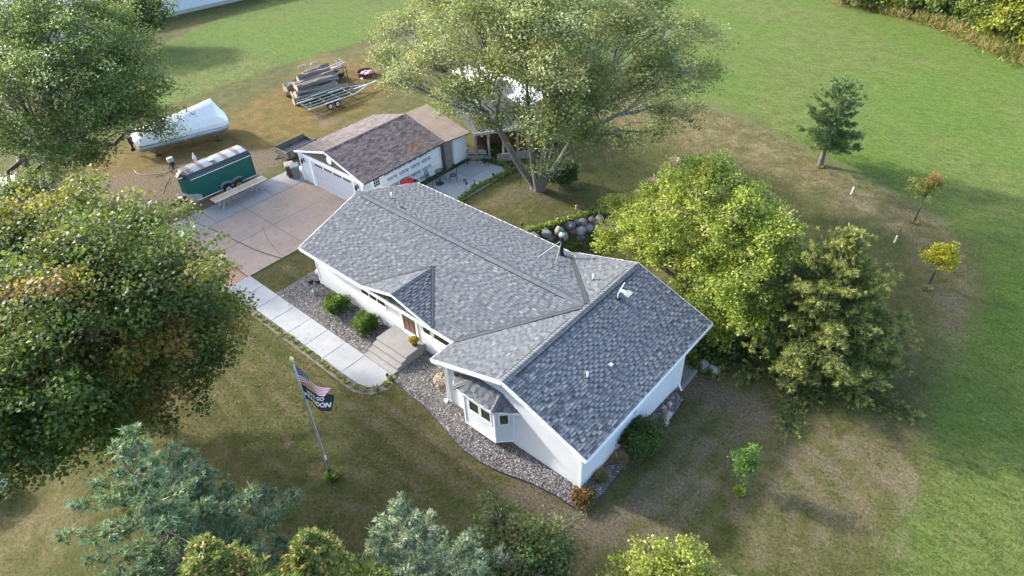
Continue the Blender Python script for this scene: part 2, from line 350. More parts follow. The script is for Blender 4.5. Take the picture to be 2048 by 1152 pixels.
# concentric mowing passes round the house
HREC = [(-2, -2.5), (9, -3.6), (20.8, -3.6), (21, 10), (21, 14)]
dist = line_d(X, Y, HREC)
dark = smooth(.3, .9, nz(X, Y, .35, 11))*.8
gm = bpy.data.materials.new('lawn')
def mat_ground():
    b = NB('lawn_grass'); co = b.coord()
    z1 = b.sep(b.attr('zone')); z2 = b.sep(b.attr('zone2'))
    nbig = b.noise(.16, 5, .6, co); nmid = b.noise(1.1, 6, .68, co, .3); nf = b.noise(9, 4, .75, co); nff = b.noise(42, 3, .8, co)
    z3 = b.sep(b.attr('zone3'))
    # dry mown lawn
    lawn = b.ramp(nmid, [(.30, (.050, .058, .014)), (.45, (.078, .078, .022)), (.58, (.115, .101, .040)), (.76, (.18, .145, .078))])
    lawn = b.mix(b.ramp(nbig, [(.38, 0.0), (.60, .55)]), lawn, b.ramp(nmid, [(.3, (.054, .076, .014)), (.7, (.092, .104, .027))]))
    dry = b.ramp(b.noise(.9, 7, .78, co, .8), [(.34, (.078, .082, .022)), (.47, (.150, .124, .054)), (.56, (.215, .172, .094)), (.70, (.30, .24, .155))])
    lawn = b.mix(b.math('MULTIPLY', z3[0], b.ramp(b.noise(.55, 5, .65, co, .6), [(.34, .35), (.6, 1.0)])), lawn, dry)
    # uneven passes left by the mower
    wv = b.math('ADD', b.math('MULTIPLY', z2[1], 60*math.pi*2/1.05), b.math('MULTIPLY', b.noise(.35, 4, .6, co), 9.0))
    st = b.math('MULTIPLY', b.ramp(b.math('SINE', wv), [(0.0, 0.0), (.9, 1.0)]), b.math('MULTIPLY', z2[2], b.ramp(b.noise(.4, 5, .7, co), [(.40, 0.0), (.66, .75)])))
    lawn = b.mix(st, lawn, b.mix(nf, (.105, .088, .043), (.19, .152, .095)))
    # field
    fld = b.ramp(b.noise(.8, 6, .72, co, .4), [(.28, (.075, .112, .020)), (.46, (.112, .152, .031)), (.62, (.155, .180, .048)), (.82, (.215, .198, .082))])
    fld = b.mix(b.ramp(b.noise(.07, 3, .5, co), [(.42, 0.0), (.60, .7)]), fld, (.078, .165, .012))
    tuft = b.noise(2.6, 6, .8, b.coord('Object', (1, 1.8, 1)), .6)
    strk = b.noise(1.3, 7, .82, b.coord('Object', (.8, 2.2, 1)), .9)
    fld = b.mix(b.math('MULTIPLY', b.ramp(strk, [(.50, 0.0), (.60, 1.0)]), .6), fld, (.050, .080, .022))
    fld = b.mix(b.math('MULTIPLY', b.ramp(strk, [(.36, 1.0), (.46, 0.0)]), .5), fld, (.185, .185, .062))
    fld = b.mix(b.math('MULTIPLY', b.ramp(tuft, [(.5, 0.0), (.60, 1.0)]), .65), fld, (.048, .072, .022))
    fld = b.mix(b.math('MULTIPLY', b.ramp(tuft, [(.32, 1.0), (.46, 0.0)]), .55), fld, (.19, .18, .075))
    c = b.mix(z1[0], lawn, fld)
    orn = b.ramp(nmid, [(.28, (.070, .078, .018)), (.46, (.135, .096, .026)), (.6, (.185, .120, .038)), (.78, (.25, .165, .068))])
    c = b.mix(b.math('MULTIPLY', z1[1], .92), c, orn)
    dm = b.math('MULTIPLY', z1[2], b.ramp(b.math('ADD', nf, b.math('MULTIPLY', z1[2], .25)), [(.40, .25), (.66, 1.0)]))
    drt = b.ramp(nf, [(.3, (.105, .078, .056)), (.7, (.23, .175, .132))])
    c = b.mix(dm, c, drt)
    c = b.mix(b.math('MULTIPLY', z2[0], .4), c, (.068, .084, .022))
    # blade-scale grain
    g1 = b.noise(5.5, 5, .85, co, .3)
    c = b.mix(b.math('MULTIPLY', b.ramp(g1, [(.36, 1.0), (.50, 0.0)]), .55), c, b.mix(.7, c, (.012, .016, .004)))
    c = b.mix(b.math('MULTIPLY', b.ramp(nf, [(.40, 1.0), (.50, 0.0)]), .5), c, b.mix(.65, c, (.012, .016, .004)))
    c = b.mix(b.math('MULTIPLY', b.ramp(nf, [(.54, 0.0), (.66, 1.0)]), .42), c, b.mix(.5, c, (.30, .26, .13)))
    c = b.mix(b.math('MULTIPLY', b.ramp(nff, [(.42, 1.0), (.54, 0.0)]), .5), c, b.mix(.7, c, (.012, .016, .004)))
    h = b.math('ADD', b.math('MULTIPLY', nff, .45), b.math('ADD', b.math('MULTIPLY', nf, .9), tuft))
    return b.fin(c, .95, h, .7, .07, spec=.15)
GROUND = mat_ground()
Zc = np.stack([field, orange*(1-field*.8), dirt], -1).reshape(-1, 3)
strmask = smooth(9.5, 7, dist)*(1-field)*(1-orange)*smooth(-3.8, -2.5, X)
ground = np_mesh('ground', np.stack([X, Y, Z], -1).reshape(-1, 3), Fg, GROUND, cols=Zc, attr='zone', smooth=True)
a2 = ground.data.color_attributes.new('zone2', 'FLOAT_COLOR', 'POINT')
cc = np.ones((nx*ny, 4), np.float32); cc[:, 0] = (dark*(1-dirt)).ravel(); cc[:, 1] = (np.clip(dist, 0, 60)/60).ravel(); cc[:, 2] = strmask.ravel()
a2.data.foreach_set('color', cc.ravel()); 
DRY = [at(*p) for p in [(1200, 190), (1380, 205), (1500, 240), (1610, 292), (1720, 348), (1810, 393), (1880, 433), (1940, 478), (1975, 525), (1978, 600), (1960, 700), (1900, 720), (1880, 640), (1870, 560), (1820, 500), (1740, 450), (1600, 380), (1450, 320), (1330, 290), (1180, 250)]]
dry = smooth(1.2, -1.4, poly_sd(X, Y, DRY)+wob*2)
for (px, py, r, a_) in ((1560, 930, 3.2, .35), (1700, 960, 3.0, .4), (1640, 1060, 2.6, .3), (1790, 860, 2.2, .5), (1450, 800, 2.0, .8), (1330, 960, 1.6, .6), (1180, 1060, 2.2, .8), (1010, 920, 1.6, .6), (900, 850, 1.6, .5), (1300, 1100, 2.4, .6), (570, 540, 1.2, .9), (1000, 400, 2.6, .5), (430, 60, 5, .8), (560, 15, 5, .6), (640, 120, 3, .6), (30, 1060, 3.5, .9), (740, 100, 3, .6)):
    g_ = at(px, py); dry = np.maximum(dry, a_*smooth(r, r*.2, np.hypot(X-g_[0], Y-g_[1])+wob*1.5))
cr = lambda pts: [at(1024+a*.7033, 576+b_*.7033) for a, b_ in pts]
STREAKS = [(cr(p_), w_, a_) for p_, w_, a_ in (([(760, 470), (850, 560), (890, 640), (880, 720)], .5, .8), ([(830, 450), (930, 540), (1000, 620), (1040, 720)], .5, .8), ([(900, 420), (1000, 500), (1080, 560)], .45, .7), ([(730, 560), (790, 640), (800, 740)], .4, .6),
  ([(290, 640), (420, 620), (500, 540), (560, 440)], .55, .9), ([(200, 720), (350, 720), (470, 660), (560, 560)], .5, .8), ([(-20, 570), (60, 610), (130, 645), (230, 655), (250, 730)], .75, 1.0), ([(400, 450), (470, 400), (560, 370)], .4, .6), ([(1090, 480), (1140, 540), (1130, 640)], .5, .8), ([(640, 640), (700, 700), (700, 780)], .45, .6), ([(960, 430), (1060, 480), (1120, 600), (1100, 760)], .4, .6), ([(380, 560), (470, 480), (520, 400)], .35, .6), ([(330, 600), (450, 560), (520, 480)], .3, .5))]
STREAKS += [([at(*q) for q in p_], w_, a_) for p_, w_, a_ in (([(760, 800), (900, 905), (1040, 1010)], .4, .6), ([(700, 800), (860, 930), (1010, 1040)], .4, .5), ([(820, 800), (930, 890), (1060, 985)], .35, .6), ([(640, 860), (760, 960), (900, 1060)], .4, .35), ([(560, 790), (640, 850), (720, 900)], .4, .3), ([(1400, 205), (1560, 270), (1740, 360), (1900, 450)], .6, .6), ([(1360, 240), (1500, 290), (1680, 380), (1850, 490)], .5, .5))]
for pts_, w_, a_ in STREAKS:
    dd_ = line_d(X+nz(X, Y, 1.5, 9)*.18, Y+nz(X, Y, 1.3, 8)*.18, pts_); dry = np.maximum(dry, a_*smooth(w_, w_*.15, dd_)*np.clip(.75+.5*nz(X, Y, 1.1, 6), .2, 1)); dirt = np.maximum(dirt, a_*.95*smooth(w_*.9, w_*.1, dd_)*np.clip(.7+.6*nz(X, Y, 2.1, 61), .1, 1))
zl = ground.data.color_attributes['zone']; zz_ = np.ones((nx*ny, 4), np.float32); zz_[:, :3] = np.stack([field, orange*(1-field*.8), dirt], -1).reshape(-1, 3); zl.data.foreach_set('color', zz_.ravel())
a3 = ground.data.color_attributes.new('zone3', 'FLOAT_COLOR', 'POINT'); cc3 = np.ones((nx*ny, 4), np.float32); cc3[:, 0] = dry.ravel(); a3.data.foreach_set('color', cc3.ravel())
struct(ground, 'mown lawn round the house running into a greener hay field')

# ------------------------------------------------------------------ paving
def slab_piece(name, poly, mat, parent, top=.05, inset=.012):
    P = np.array([p[:2] for p in poly], float); c = P.mean(0); P = P+(c-P)/np.linalg.norm(c-P, axis=1)[:, None]*inset*1.4
    m = MB(); m.prism([tuple(p) for p in P], -.12, top); return m.build(name, mat, parent, bevel=.008)
def joint_sheet(poly, parent, name='joint_bed', top=.030):
    m = MB(); m.prism([tuple(p[:2]) for p in poly], -.1, top); return m.build(name, JOINT, parent)
def quad(x0, y0, x1, y1): return [(x0, y0), (x1, y0), (x1, y1), (x0, y1)]
drive = struct(joint_sheet(quad(-10.25, -1.72, -3.6, 7.1), None, 'driveway'), 'tan concrete driveway in front of the garage')
jx = -7.15
for q_ in (quad(-10.25, -1.75, jx, 2.35), quad(jx, -1.68, -3.6, 2.35), quad(-10.25, 2.35, jx, 6.35), quad(jx, 2.35, -3.6, 6.35), quad(-10.25, 6.35, -3.6, 7.12)):
    slab_piece('slab', q_, CONC_T, drive)
# wandering crack
crk = [at(*p, .056) for p in [(523, 452), (528, 462), (531, 468), (534, 478), (543, 488), (552, 500), (560, 507), (570, 513)]]
m = MB()
for a, b_ in zip(crk[:-1], crk[1:]): m.bar(a, b_, .022, .004)
m.build('crack', JOINT, drive)
apron = struct(joint_sheet(quad(-12.45, -1.8, -10.27, 8.2), None, 'parking_strip'), 'pale concrete strip along the left edge of the driveway')
ys = [-1.82, .25, 2.35, 4.5, 6.6, 8.2]
for a, b_ in zip(ys[:-1], ys[1:]): slab_piece('slab', quad(-12.45, a, -10.27, b_), CONC_G, apron)
# front walk with rounded end
walk = struct(joint_sheet(quad(-3.4, -3.0, 8.5, -1.62), None, 'front_walk', .028), 'pale concrete front walk beside the gravel bed')
xs = [-3.62, -2.2, -.72, .78, 2.28, 3.75, 5.25, 6.75]
for a, b_ in zip(xs[:-1], xs[1:]): slab_piece('slab', quad(a, -3.06, b_, -1.57), CONC_L, walk)
arc = [(6.75, -3.06), (8.0, -3.04), (8.55, -2.9), (8.88, -2.55), (8.98, -2.1), (8.9, -1.6), (6.75, -1.57)]
slab_piece('slab', arc, CONC_L, walk)
path_back = struct(slab_piece('porch_slab', [tuple(at(*p)[:2]) for p in [(1352, 782), (1362, 776), (1393, 738), (1370, 712), (1352, 700), (1335, 740)]], CONC_G, None, .04), 'bare concrete slab behind the house corner')
m = MB(); m.bar(at(1361, 779, .05), at(1394, 740, .05), .16, .14); m.build('curb', CONC_G, path_back)
patio = struct(joint_sheet(quad(-2.9, 9.6, .38, 17.5), None, 'patio'), 'pale concrete patio between garage and house')
for (x0, x1) in ((-3.0, -1.2), (-1.2, .45)):
    for (y0, y1) in ((9.5, 11.9), (11.9, 14.4), (14.4, 16.9)):
        pl_ = quad(x0, y0, x1, y1)
        if y1 == 16.9: pl_ = [(x0, y0), (x1, y0), (x1, 16.75 if x1 > 0 else 17.1), (x0, 17.1 if x1 > 0 else 17.6)]
        slab_piece('slab', pl_, CONC_L, patio)
# rust coloured gravel drive under the big maple
gd = MB(); gd.prism([tuple(at(*p)[:2]) for p in [(337, 452), (499, 555), (478, 592), (430, 590), (330, 560), (230, 480)]], -.05, .006)
gd = gd.build('gravel_drive', plain('red_gravel', (.34, .205, .135), .95, 0, .25, 8, .6)); struct(gd, 'reddish gravel drive meeting the concrete')

# ------------------------------------------------------------------ gravel beds
BED1 = [(-1.0, -1.55), (7.0, -1.55), (6.7, -1.2), (6.7, .62), (.37, .62), (.3, 1.4), (-1.05, 1.25)]
BED2 = [(8.9, -1.7), (8.9, .62), (12.3, .62), (12.3, -.98), (19.5, -.98), (19.55, 6.1)]+[tuple(at(*p)[:2]) for p in [(1368, 800), (1340, 845), (1308, 880), (1270, 915), (1240, 945), (1210, 985), (1185, 1010), (1158, 1022), (1135, 1008), (1112, 992), (1060, 967), (1000, 945), (960, 925), (925, 900), (905, 878), (880, 850), (850, 815), (815, 788), (790, 765)]]
gmat = NB('gravel_base'); v_ = gmat.vor(26); v2_ = gmat.vor(26, out=1)
gc = gmat.mix(.35, gmat.ramp(gmat.sep(v2_)[0], [(0.0, (.13, .115, .11)), (.4, (.27, .22, .20)), (.7, (.34, .32, .31)), (1.0, (.46, .44, .43))]), (.19, .15, .14))
gc = gmat.mix(gmat.ramp(v_, [(.35, 0.0), (.7, .8)]), gc, (.05, .043, .04))
GRAV = gmat.fin(gc, .9, gmat.math('SUBTRACT', 1.0, v_), .7, .03)
def pebbles(poly, n, parent, name='pebbles', s=(.028, .058)):
    P = np.array(poly); lo, hi = P.min(0), P.max(0)
    p = rng.uniform(lo, hi, (int(n*2.6), 2)); p = p[poly_sd(p[:, 0], p[:, 1], P) < -.03][:n]; n = len(p)
    base = np.array([[1, 0, 0], [0, 1, 0], [-1, 0, 0], [0, -1, 0], [0, 0, .75], [0, 0, -.3]], float)
    r = rng.uniform(*s, n); a = rng.uniform(0, 6.28, n); el = rng.uniform(.55, 1, n)
    B = np.repeat(base[None], n, 0); B = B+rng.normal(0, .16, B.shape)
    B[:, :, 1] *= el[:, None]; x = B[:, :, 0]*np.cos(a)[:, None]-B[:, :, 1]*np.sin(a)[:, None]; y = B[:, :, 0]*np.sin(a)[:, None]+B[:, :, 1]*np.cos(a)[:, None]
    V = np.stack([x, y, B[:, :, 2]], -1)*r[:, None, None]; V[:, :, 0] += p[:, 0, None]; V[:, :, 1] += p[:, 1, None]
    V[:, :, 2] += .03+rng.uniform(0, .018, n)[:, None]
    f = np.array([[0, 1, 4], [1, 2, 4], [2, 3, 4], [3, 0, 4]])
    F = (f[None]+6*np.arange(n)[:, None, None]).reshape(-1, 3)
    pal = np.array([(.20, .155, .135), (.23, .205, .185), (.12, .115, .11), (.33, .32, .30), (.085, .085, .085), (.27, .215, .185), (.16, .14, .125), (.44, .43, .41), (.11, .108, .105)])
    col = pal[rng.integers(0, len(pal), n)]*rng.uniform(.75, 1.15, (n, 1))
    return np_mesh(name, V.reshape(-1, 3), F, PEBBLE, parent, cols=np.repeat(col, 6, 0), kind='stuff')
for poly, n, lab in ((BED1, 9500, 'crushed stone bed between front walk and house wall'), (BED2, 21000, 'crushed stone bed curving round the gabled wing')):
    m = MB(); m.prism(poly, -.08, .03); bed = struct(m.build('gravel_bed', GRAV), lab); pebbles(poly, n, bed)
# black plastic edging round the second bed, strip of soil along the walk
m = MB(); e = [(*p, .045) for p in BED2[6:]]; m.tube(e, .028, 6); tag(m.build('landscape_edging', BLACKP, None), 'black plastic edging curving along the outside of the gravel bed', 'edging')
soil = MB(); soil.prism([(-3.3, -3.42), (8.2, -3.5), (9.0, -3.1), (9.4, -2.3), (9.3, -1.9), (8.95, -1.9), (8.9, -2.5), (8.5, -3.0), (-3.3, -3.1)], -.05, .012)
struct(soil.build('soil_strip', plain('soil', (.17, .125, .105), .95, 0, .3, 6, .5)), 'bare soil strip along the outer edge of the walk')

# ------------------------------------------------------------------ shingled planes
def clip_poly(sub, clipper):
    out = sub
    n = len(clipper)
    for i in range(n):
        a = clipper[i]; b = clipper[(i+1) % n]; ex, ey = b[0]-a[0], b[1]-a[1]; inp = out; out = []
        if not inp: return []
        for j in range(len(inp)):
            p = inp[j]; q = inp[(j+1) % len(inp)]
            dp = ex*(p[1]-a[1])-ey*(p[0]-a[0]); dq = ex*(q[1]-a[1])-ey*(q[0]-a[0])
            if dp >= 0: out.append(p)
            if (dp >= 0) != (dq >= 0):
                t = dp/(dp-dq); out.append((p[0]+t*(q[0]-p[0]), p[1]+t*(q[1]-p[1])))
    return out
def shingle_plane(eave_a, eave_b, poly3, expo=.138, wid=(.15, .31), seed=1, three_tab=False):
    """tabs as wedges over a roof plane; eave runs a->b, up-slope is to its left. returns list of (V,F,rnd,full,centre)"""
    r = random.Random(seed); A = Vector(eave_a); u = (Vector(eave_b)-A).normalized()
    P = [Vector(map(float, p)) for p in poly3]
    n = None
    for i in range(1, len(P)-1):
        c = (P[i]-P[0]).cross(P[i+1]-P[0])
        if c.length > 1e-4: n = c.normalized(); break
    if n.z < 0: n = -n
    v = n.cross(u).normalized()
    uv = [((p-A).dot(u), (p-A).dot(v)) for p in P]
    ar = sum(uv[i][0]*uv[(i+1) % len(uv)][1]-uv[(i+1) % len(uv)][0]*uv[i][1] for i in range(len(uv)))
    if ar < 0: uv = uv[::-1]
    umin, umax = min(p[0] for p in uv), max(p[0] for p in uv); vmax = max(p[1] for p in uv); vmin = min(p[1] for p in uv)
    tabs = []; row = 0; vv = vmin
    while vv < vmax:
        x = umin-(row % 2)*.21-r.uniform(0, .09)
        if three_tab: x = umin-.152*(row % 2)
        hi = r.random() < .5
        while x < umax:
            wd = .305 if three_tab else r.uniform(*wid)
            hi = not hi if r.random() < .9 else hi
            if not three_tab: wd = r.uniform(.20, .26) if hi else r.uniform(.12, .18)
            t = (.022 if hi else .009) if not three_tab else .012
            t *= r.uniform(.85, 1.2)
            g = .006 if three_tab else .0
            sub = [(x+g, vv), (x+wd-g, vv), (x+wd-g, vv+expo+.02), (x+g, vv+expo+.02)]
            pl = clip_poly(sub, uv)
            if len(pl) >= 3:
                full = len(pl) == 4 and abs(abs(sum(pl[i][0]*pl[(i+1) % 4][1]-pl[(i+1) % 4][0]*pl[i][1] for i in range(4)))/2-(wd-2*g)*(expo+.02)) < 1e-6
                rv = min(.999, max(0, r.gauss(.66 if hi else .36, .13)))
                if three_tab: rv = min(.999, max(0, r.gauss(.5, .25)))
                k = len(pl)
                top = [A+u*p[0]+v*p[1]+n*(.004+t*(1-(p[1]-vv)/(expo+.02))+.002) for p in pl]
                bot = [A+u*p[0]+v*p[1]-n*.004 for p in pl]
                tabs.append((top+bot, [tuple(range(k))]+[(i, k+i, k+(i+1) % k, (i+1) % k) for i in range(k)], rv, full, A+u*(x+wd/2)+v*(vv+expo/2), (u, v, n, x+g, vv, wd-2*g, t)))
            x += wd
        vv += expo; row += 1
    return tabs
def tabs_mesh(name, tabs, mat, parent, kind='stuff'):
    V = []; F = []; Rr = []; Mi = []
    for t in tabs:
        Mi += [0]+[1]*(len(t[1])-1)
        n = len(V); V += [tuple(p) for p in t[0]]; F += [tuple(n+i for i in f) for f in t[1]]; Rr += [(t[2], t[2], t[2])]*len(t[0])
    o = np_mesh(name, V, F, mat, parent, cols=np.array(Rr), attr='rnd', kind=kind); o.data.materials.append(BUTT_R if mat is SH_R else BUTT); o.data.polygons.foreach_set('material_index', Mi); return o

# ------------------------------------------------------------------ house
W, XW, FY, YB, HE, HR = 8.69, 15.91, 1.39, 8.41, 2.75, 4.17
H2 = W/2; XL, XR, HER = XW-4.21, XW+4.11, 2.66
house = thing('house', 'long ranch house with grey shingled roof, white siding and a gabled wing', 'house', (0, 0, 0))
J = (XW, H2, HR); PB = (12.25, W, HE+.337*.55)
planes = {
 'mf': ((0, 0, HE), (XL, 0, HE), [(0, 0, HE), (XL, 0, HE), J, (0, H2, HR)]),
 'mb': ((XL, W, HE), (0, W, HE), [(XL, W, HE), (0, W, HE), (0, H2, HR), J]),
 'wlf': ((XL, 0, HE), (XL, -FY, HE), [(XL, 0, HE), (XL, -FY, HE), (XW, -FY, HR), J]),
 'wlb': ((XL, W, HE), (XL, 0, HE), [(XL, W, HE), J, (XW, YB, HR), PB]),
 'wr': ((XR, -FY, HER), (XR, YB, HER), [(XR, -FY, HER), (XR, YB, HER), (XW, YB, HR), (XW, -FY, HR)]),
}
DX0, DX1, DXC, DZ = 5.3, 10.36, 7.83, 3.60
DY0, DYB = -.02, (3.60-2.75)/((HR-HE)/H2)
dL = ((DX0, 0, HE), (DX0, -.02, HE), [(DX0, 0, HE+.02), (DXC, -.12, DZ), (DXC, DYB, DZ)])
dR = ((DX1, -.02, HE), (DX1, .3, HE), [(DX1, 0, HE+.02), (DXC, DYB, DZ), (DXC, -.12, DZ)])
roof = MB()
for k, (a, b_, P_) in planes.items(): roof.slab([(p[0], p[1], p[2]-.008) for p in P_], .13)
roof = roof.build('roof', DECK, house)
alltabs = []
for i, k in enumerate(('mf', 'mb', 'wlf', 'wlb', 'wr')):
    a, b_, P_ = planes[k]; T_ = shingle_plane(a, b_, P_, seed=i+3)
    if k == 'mf':   # shingles under the entry gable's roof are left out
        T_ = [t for t in T_ if not (t[4].y > .55 and DX0+.35+(t[4].y/DYB)*2.2 < t[4].x < DX1-.35-(t[4].y/DYB)*2.2)]
    alltabs += T_
camv = Vector(CAM)
full = sorted([t for t in alltabs if t[3]], key=lambda t: (t[4]-camv).length)[:300]
fid = set(id(t) for t in full)
tabs_mesh('shingles', [t for t in alltabs if id(t) not in fid], SH_A, roof)
# nearest shingles as single pieces sharing a few meshes
tabm = {}
def tab_mesh(wd, t):
    key = (round(wd/.04), round(t/.004))
    if key not in tabm:
        w_ = 1.0; me = bpy.data.meshes.new('shingle'); tt = .004+t+.002
        me.from_pydata([(0, 0, tt), (1, 0, tt), (1, .158, .006), (0, .158, .006), (0, 0, -.004), (1, 0, -.004), (1, .158, -.004), (0, .158, -.004)], [],
                       [(0, 1, 2, 3), (0, 4, 5, 1), (1, 5, 6, 2), (2, 6, 7, 3), (3, 7, 4, 0)]); me.materials.append(SH_P); me.materials.append(BUTT); me.polygons.foreach_set('material_index', [0, 1, 1, 1, 1]); tabm[key] = me
    return tabm[key]
for t in full:
    u, v, n, x, vv, wd, th = t[5]
    a = Vector(t[0][0]); base = t[4]-u*wd/2-v*.069
    o = bpy.data.objects.new('shingle', tab_mesh(wd, th)); link(o, roof)
    M = Matrix(((u.x, v.x, n.x, base.x), (u.y, v.y, n.y, base.y), (u.z, v.z, n.z, base.z), (0, 0, 0, 1)))
    o.matrix_local = M @ Matrix.Diagonal((wd, 1, 1, 1))
# ridge caps, overlapping pieces
def ridge(a, b_, wing=.17, drop=.34, step=.146, mat=None, parent=roof, side=None, name='ridge_cap', base=.02):
    a = Vector(a); b_ = Vector(b_); d = (b_-a); n = int(d.length/step); d.normalize()
    s = side if side is not None else d.cross(Vector((0, 0, 1))).normalized()
    me = bpy.data.meshes.new(name); V = []
    for y, z in ((0, base+.035), (.2, base)):
        for k in (-1, -.55, -.15, .15, .55, 1): V.append((k*wing, y, z-(abs(k)*wing)*drop+(.012 if abs(k) < .2 else 0)))
        for k in (-1, 1): V.append((k*wing, y, z-wing*drop-.05))
    me.from_pydata(V, [], [(i, i+1, 8+i+1, 8+i) for i in range(5)]+[(6, 0, 8, 14), (5, 7, 15, 13), (0, 6, 7, 5, 4, 3, 2, 1)]); me.materials.append(mat or CAPM); me.materials.append(BUTT); me.polygons[7].material_index = 1
    up = s.cross(d).normalized()
    for i in range(n):
        o = bpy.data.objects.new(name, me); link(o, parent); p = a+d*(i*step)
        o.matrix_local = Matrix(((s.x, d.x, up.x, p.x), (s.y, d.y, up.y, p.y), (s.z, d.z, up.z, p.z), (0, 0, 0, 1)))
ridge((0, H2, HR), (XW-.25, H2, HR)); ridge((XW, -FY, HR), (XW, YB-.1, HR))
# dark rails standing in for the shadow in the ridge vent slot beneath the caps
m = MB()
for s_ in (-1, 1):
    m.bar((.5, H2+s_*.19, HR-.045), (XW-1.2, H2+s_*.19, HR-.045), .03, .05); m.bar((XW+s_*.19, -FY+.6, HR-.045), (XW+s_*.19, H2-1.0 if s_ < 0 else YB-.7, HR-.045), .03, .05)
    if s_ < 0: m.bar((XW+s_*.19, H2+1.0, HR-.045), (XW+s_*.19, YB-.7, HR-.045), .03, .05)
m.split('ridge_vent_shadow', METD, roof)
# valleys (open metal)
def valley(a, b_, w_=.17, lift=.062):
    m = MB(); m.bar(Vector(a)+Vector((0, 0, lift)), Vector(b_)+Vector((0, 0, lift)), w_, .012)
    for s_ in (-1, 1):
        d = (Vector(b_)-Vector(a)).normalized().cross(Vector((0, 0, 1))).normalized()*s_*w_*.5
        m.bar(Vector(a)+d+Vector((0, 0, lift+.006)), Vector(b_)+d+Vector((0, 0, lift+.006)), .02, .02)
    return m.build('valley_flashing', VALLEY, roof)
valley((XL+.05, .05, HE), (XW-.2, H2-.2, HR-.05)); valley((XL+.3, W-.35, HE+.09), (XW-.15, H2+.16, HR-.04), .2)
# entry gable over the front door
gable = MB(); gable.slab(dL[2], .06); gable.slab(dR[2], .06); gable = gable.build('entry_gable', DECK, house)
TL_ = shingle_plane((DX0, DYB, HE+.02), (DX0, -.3, HE+.02), [(DX0, 0, HE+.02), (DXC, -.12, DZ), (DXC, DYB, DZ)], seed=21)
TR_ = shingle_plane((DX1, -.3, HE+.02), (DX1, DYB, HE+.02), [(DX1, 0, HE+.02), (DXC, DYB, DZ), (DXC, -.12, DZ)], seed=22)
tabs_mesh('shingles', TL_+TR_, SH_A, gable)
ridge((DXC, -.1, DZ), (DXC, DYB-.1, DZ), .13, .34, parent=gable, base=.012)
valley((DX0+.02, .02, HE), (DXC, DYB, DZ+.0), .09, .05); valley((DX1-.02, .02, HE), (DXC, DYB, DZ), .13, .05)
m = MB()
for xa in (DX0, DX1): m.bar((xa, -.02, HE-.03), (DXC, -.145, DZ-.045), .03, .13)
m.build('rake_board', WHITE, gable)
m = MB(); m.add([(DX0+.5, .36, HE+.08), (DX1-.5, .36, HE+.08), (DXC, .36, DZ-.12)], [(0, 1, 2)]); m.build('gable_face', SIDING, gable)
# fascia, rakes, gutters
m = MB(); hf = .17
def fas(a, b_, m=m, w_=.025, h=hf, dz=-.085): m.bar((a[0], a[1], a[2]+dz), (b_[0], b_[1], b_[2]+dz), w_, h)
fas((0, -.014, HE), (XL, -.014, HE)); fas((0, W+.014, HE), (PB[0]-.1, W+.014, HE)); fas((XL-.014, -.03, HE), (XL-.014, -FY, HE)); fas((XR+.014, -FY, HER), (XR+.014, YB, HER))
m.split('fascia', WHITE, roof)
m = MB()
for a, b_ in (((-.014, 0, HE), (-.014, H2, HR)), ((-.014, W, HE), (-.014, H2, HR)), ((XL-.02, -FY-.014, HE), (XW, -FY-.014, HR)), ((XR+.02, -FY-.014, HER), (XW, -FY-.014, HR)), ((XR, YB+.014, HER), (XW, YB+.014, HR)), ((PB[0], PB[1]+.014, PB[2]), (XW, YB+.014, HR))):
    fas(a, b_, m, .028, .2, -.095)
m.split('rake_board', WHITE, roof)
# drip edge, thin white line seen from above
m = MB(); m.bar((0, -.01, HE+.012), (XL, -.01, HE+.012), .05, .012); m.bar((0, W+.01, HE+.012), (XL, W+.01, HE+.012), .05, .012); m.bar((XL-.01, 0, HE+.012), (XL-.01, -FY, HE+.012), .05, .012)
m.bar((XL, -FY-.01, HE+.012), (XW, -FY-.01, HR+.012), .05, .012); m.bar((XR, -FY-.01, HER+.012), (XW, -FY-.01, HR+.012), .05, .012)
m.split('drip_edge', WHITE, roof)
m = MB(); gx_ = XR-.03
m.bar((gx_, -FY+.02, HER-.14), (gx_, YB, HER-.14), .12, .01); m.bar((gx_+.065, -FY+.02, HER-.10), (gx_+.065, YB, HER-.10), .012, .12)
m.build('gutter', WHITE, roof)
# soffits
m = MB(); m.box((.0, .0, HE-.19), (XL, .6, HE-.175)); m.box((XR-.62, -FY, HER-.19), (XR, YB, HER-.175)); m.box((XL, -FY+.0, HE-.19), (XL+.58, 0, HE-.175)); m.box((0, W-.6, HE-.19), (XL, W, HE-.175))
m.split('soffit', WHITE, roof)
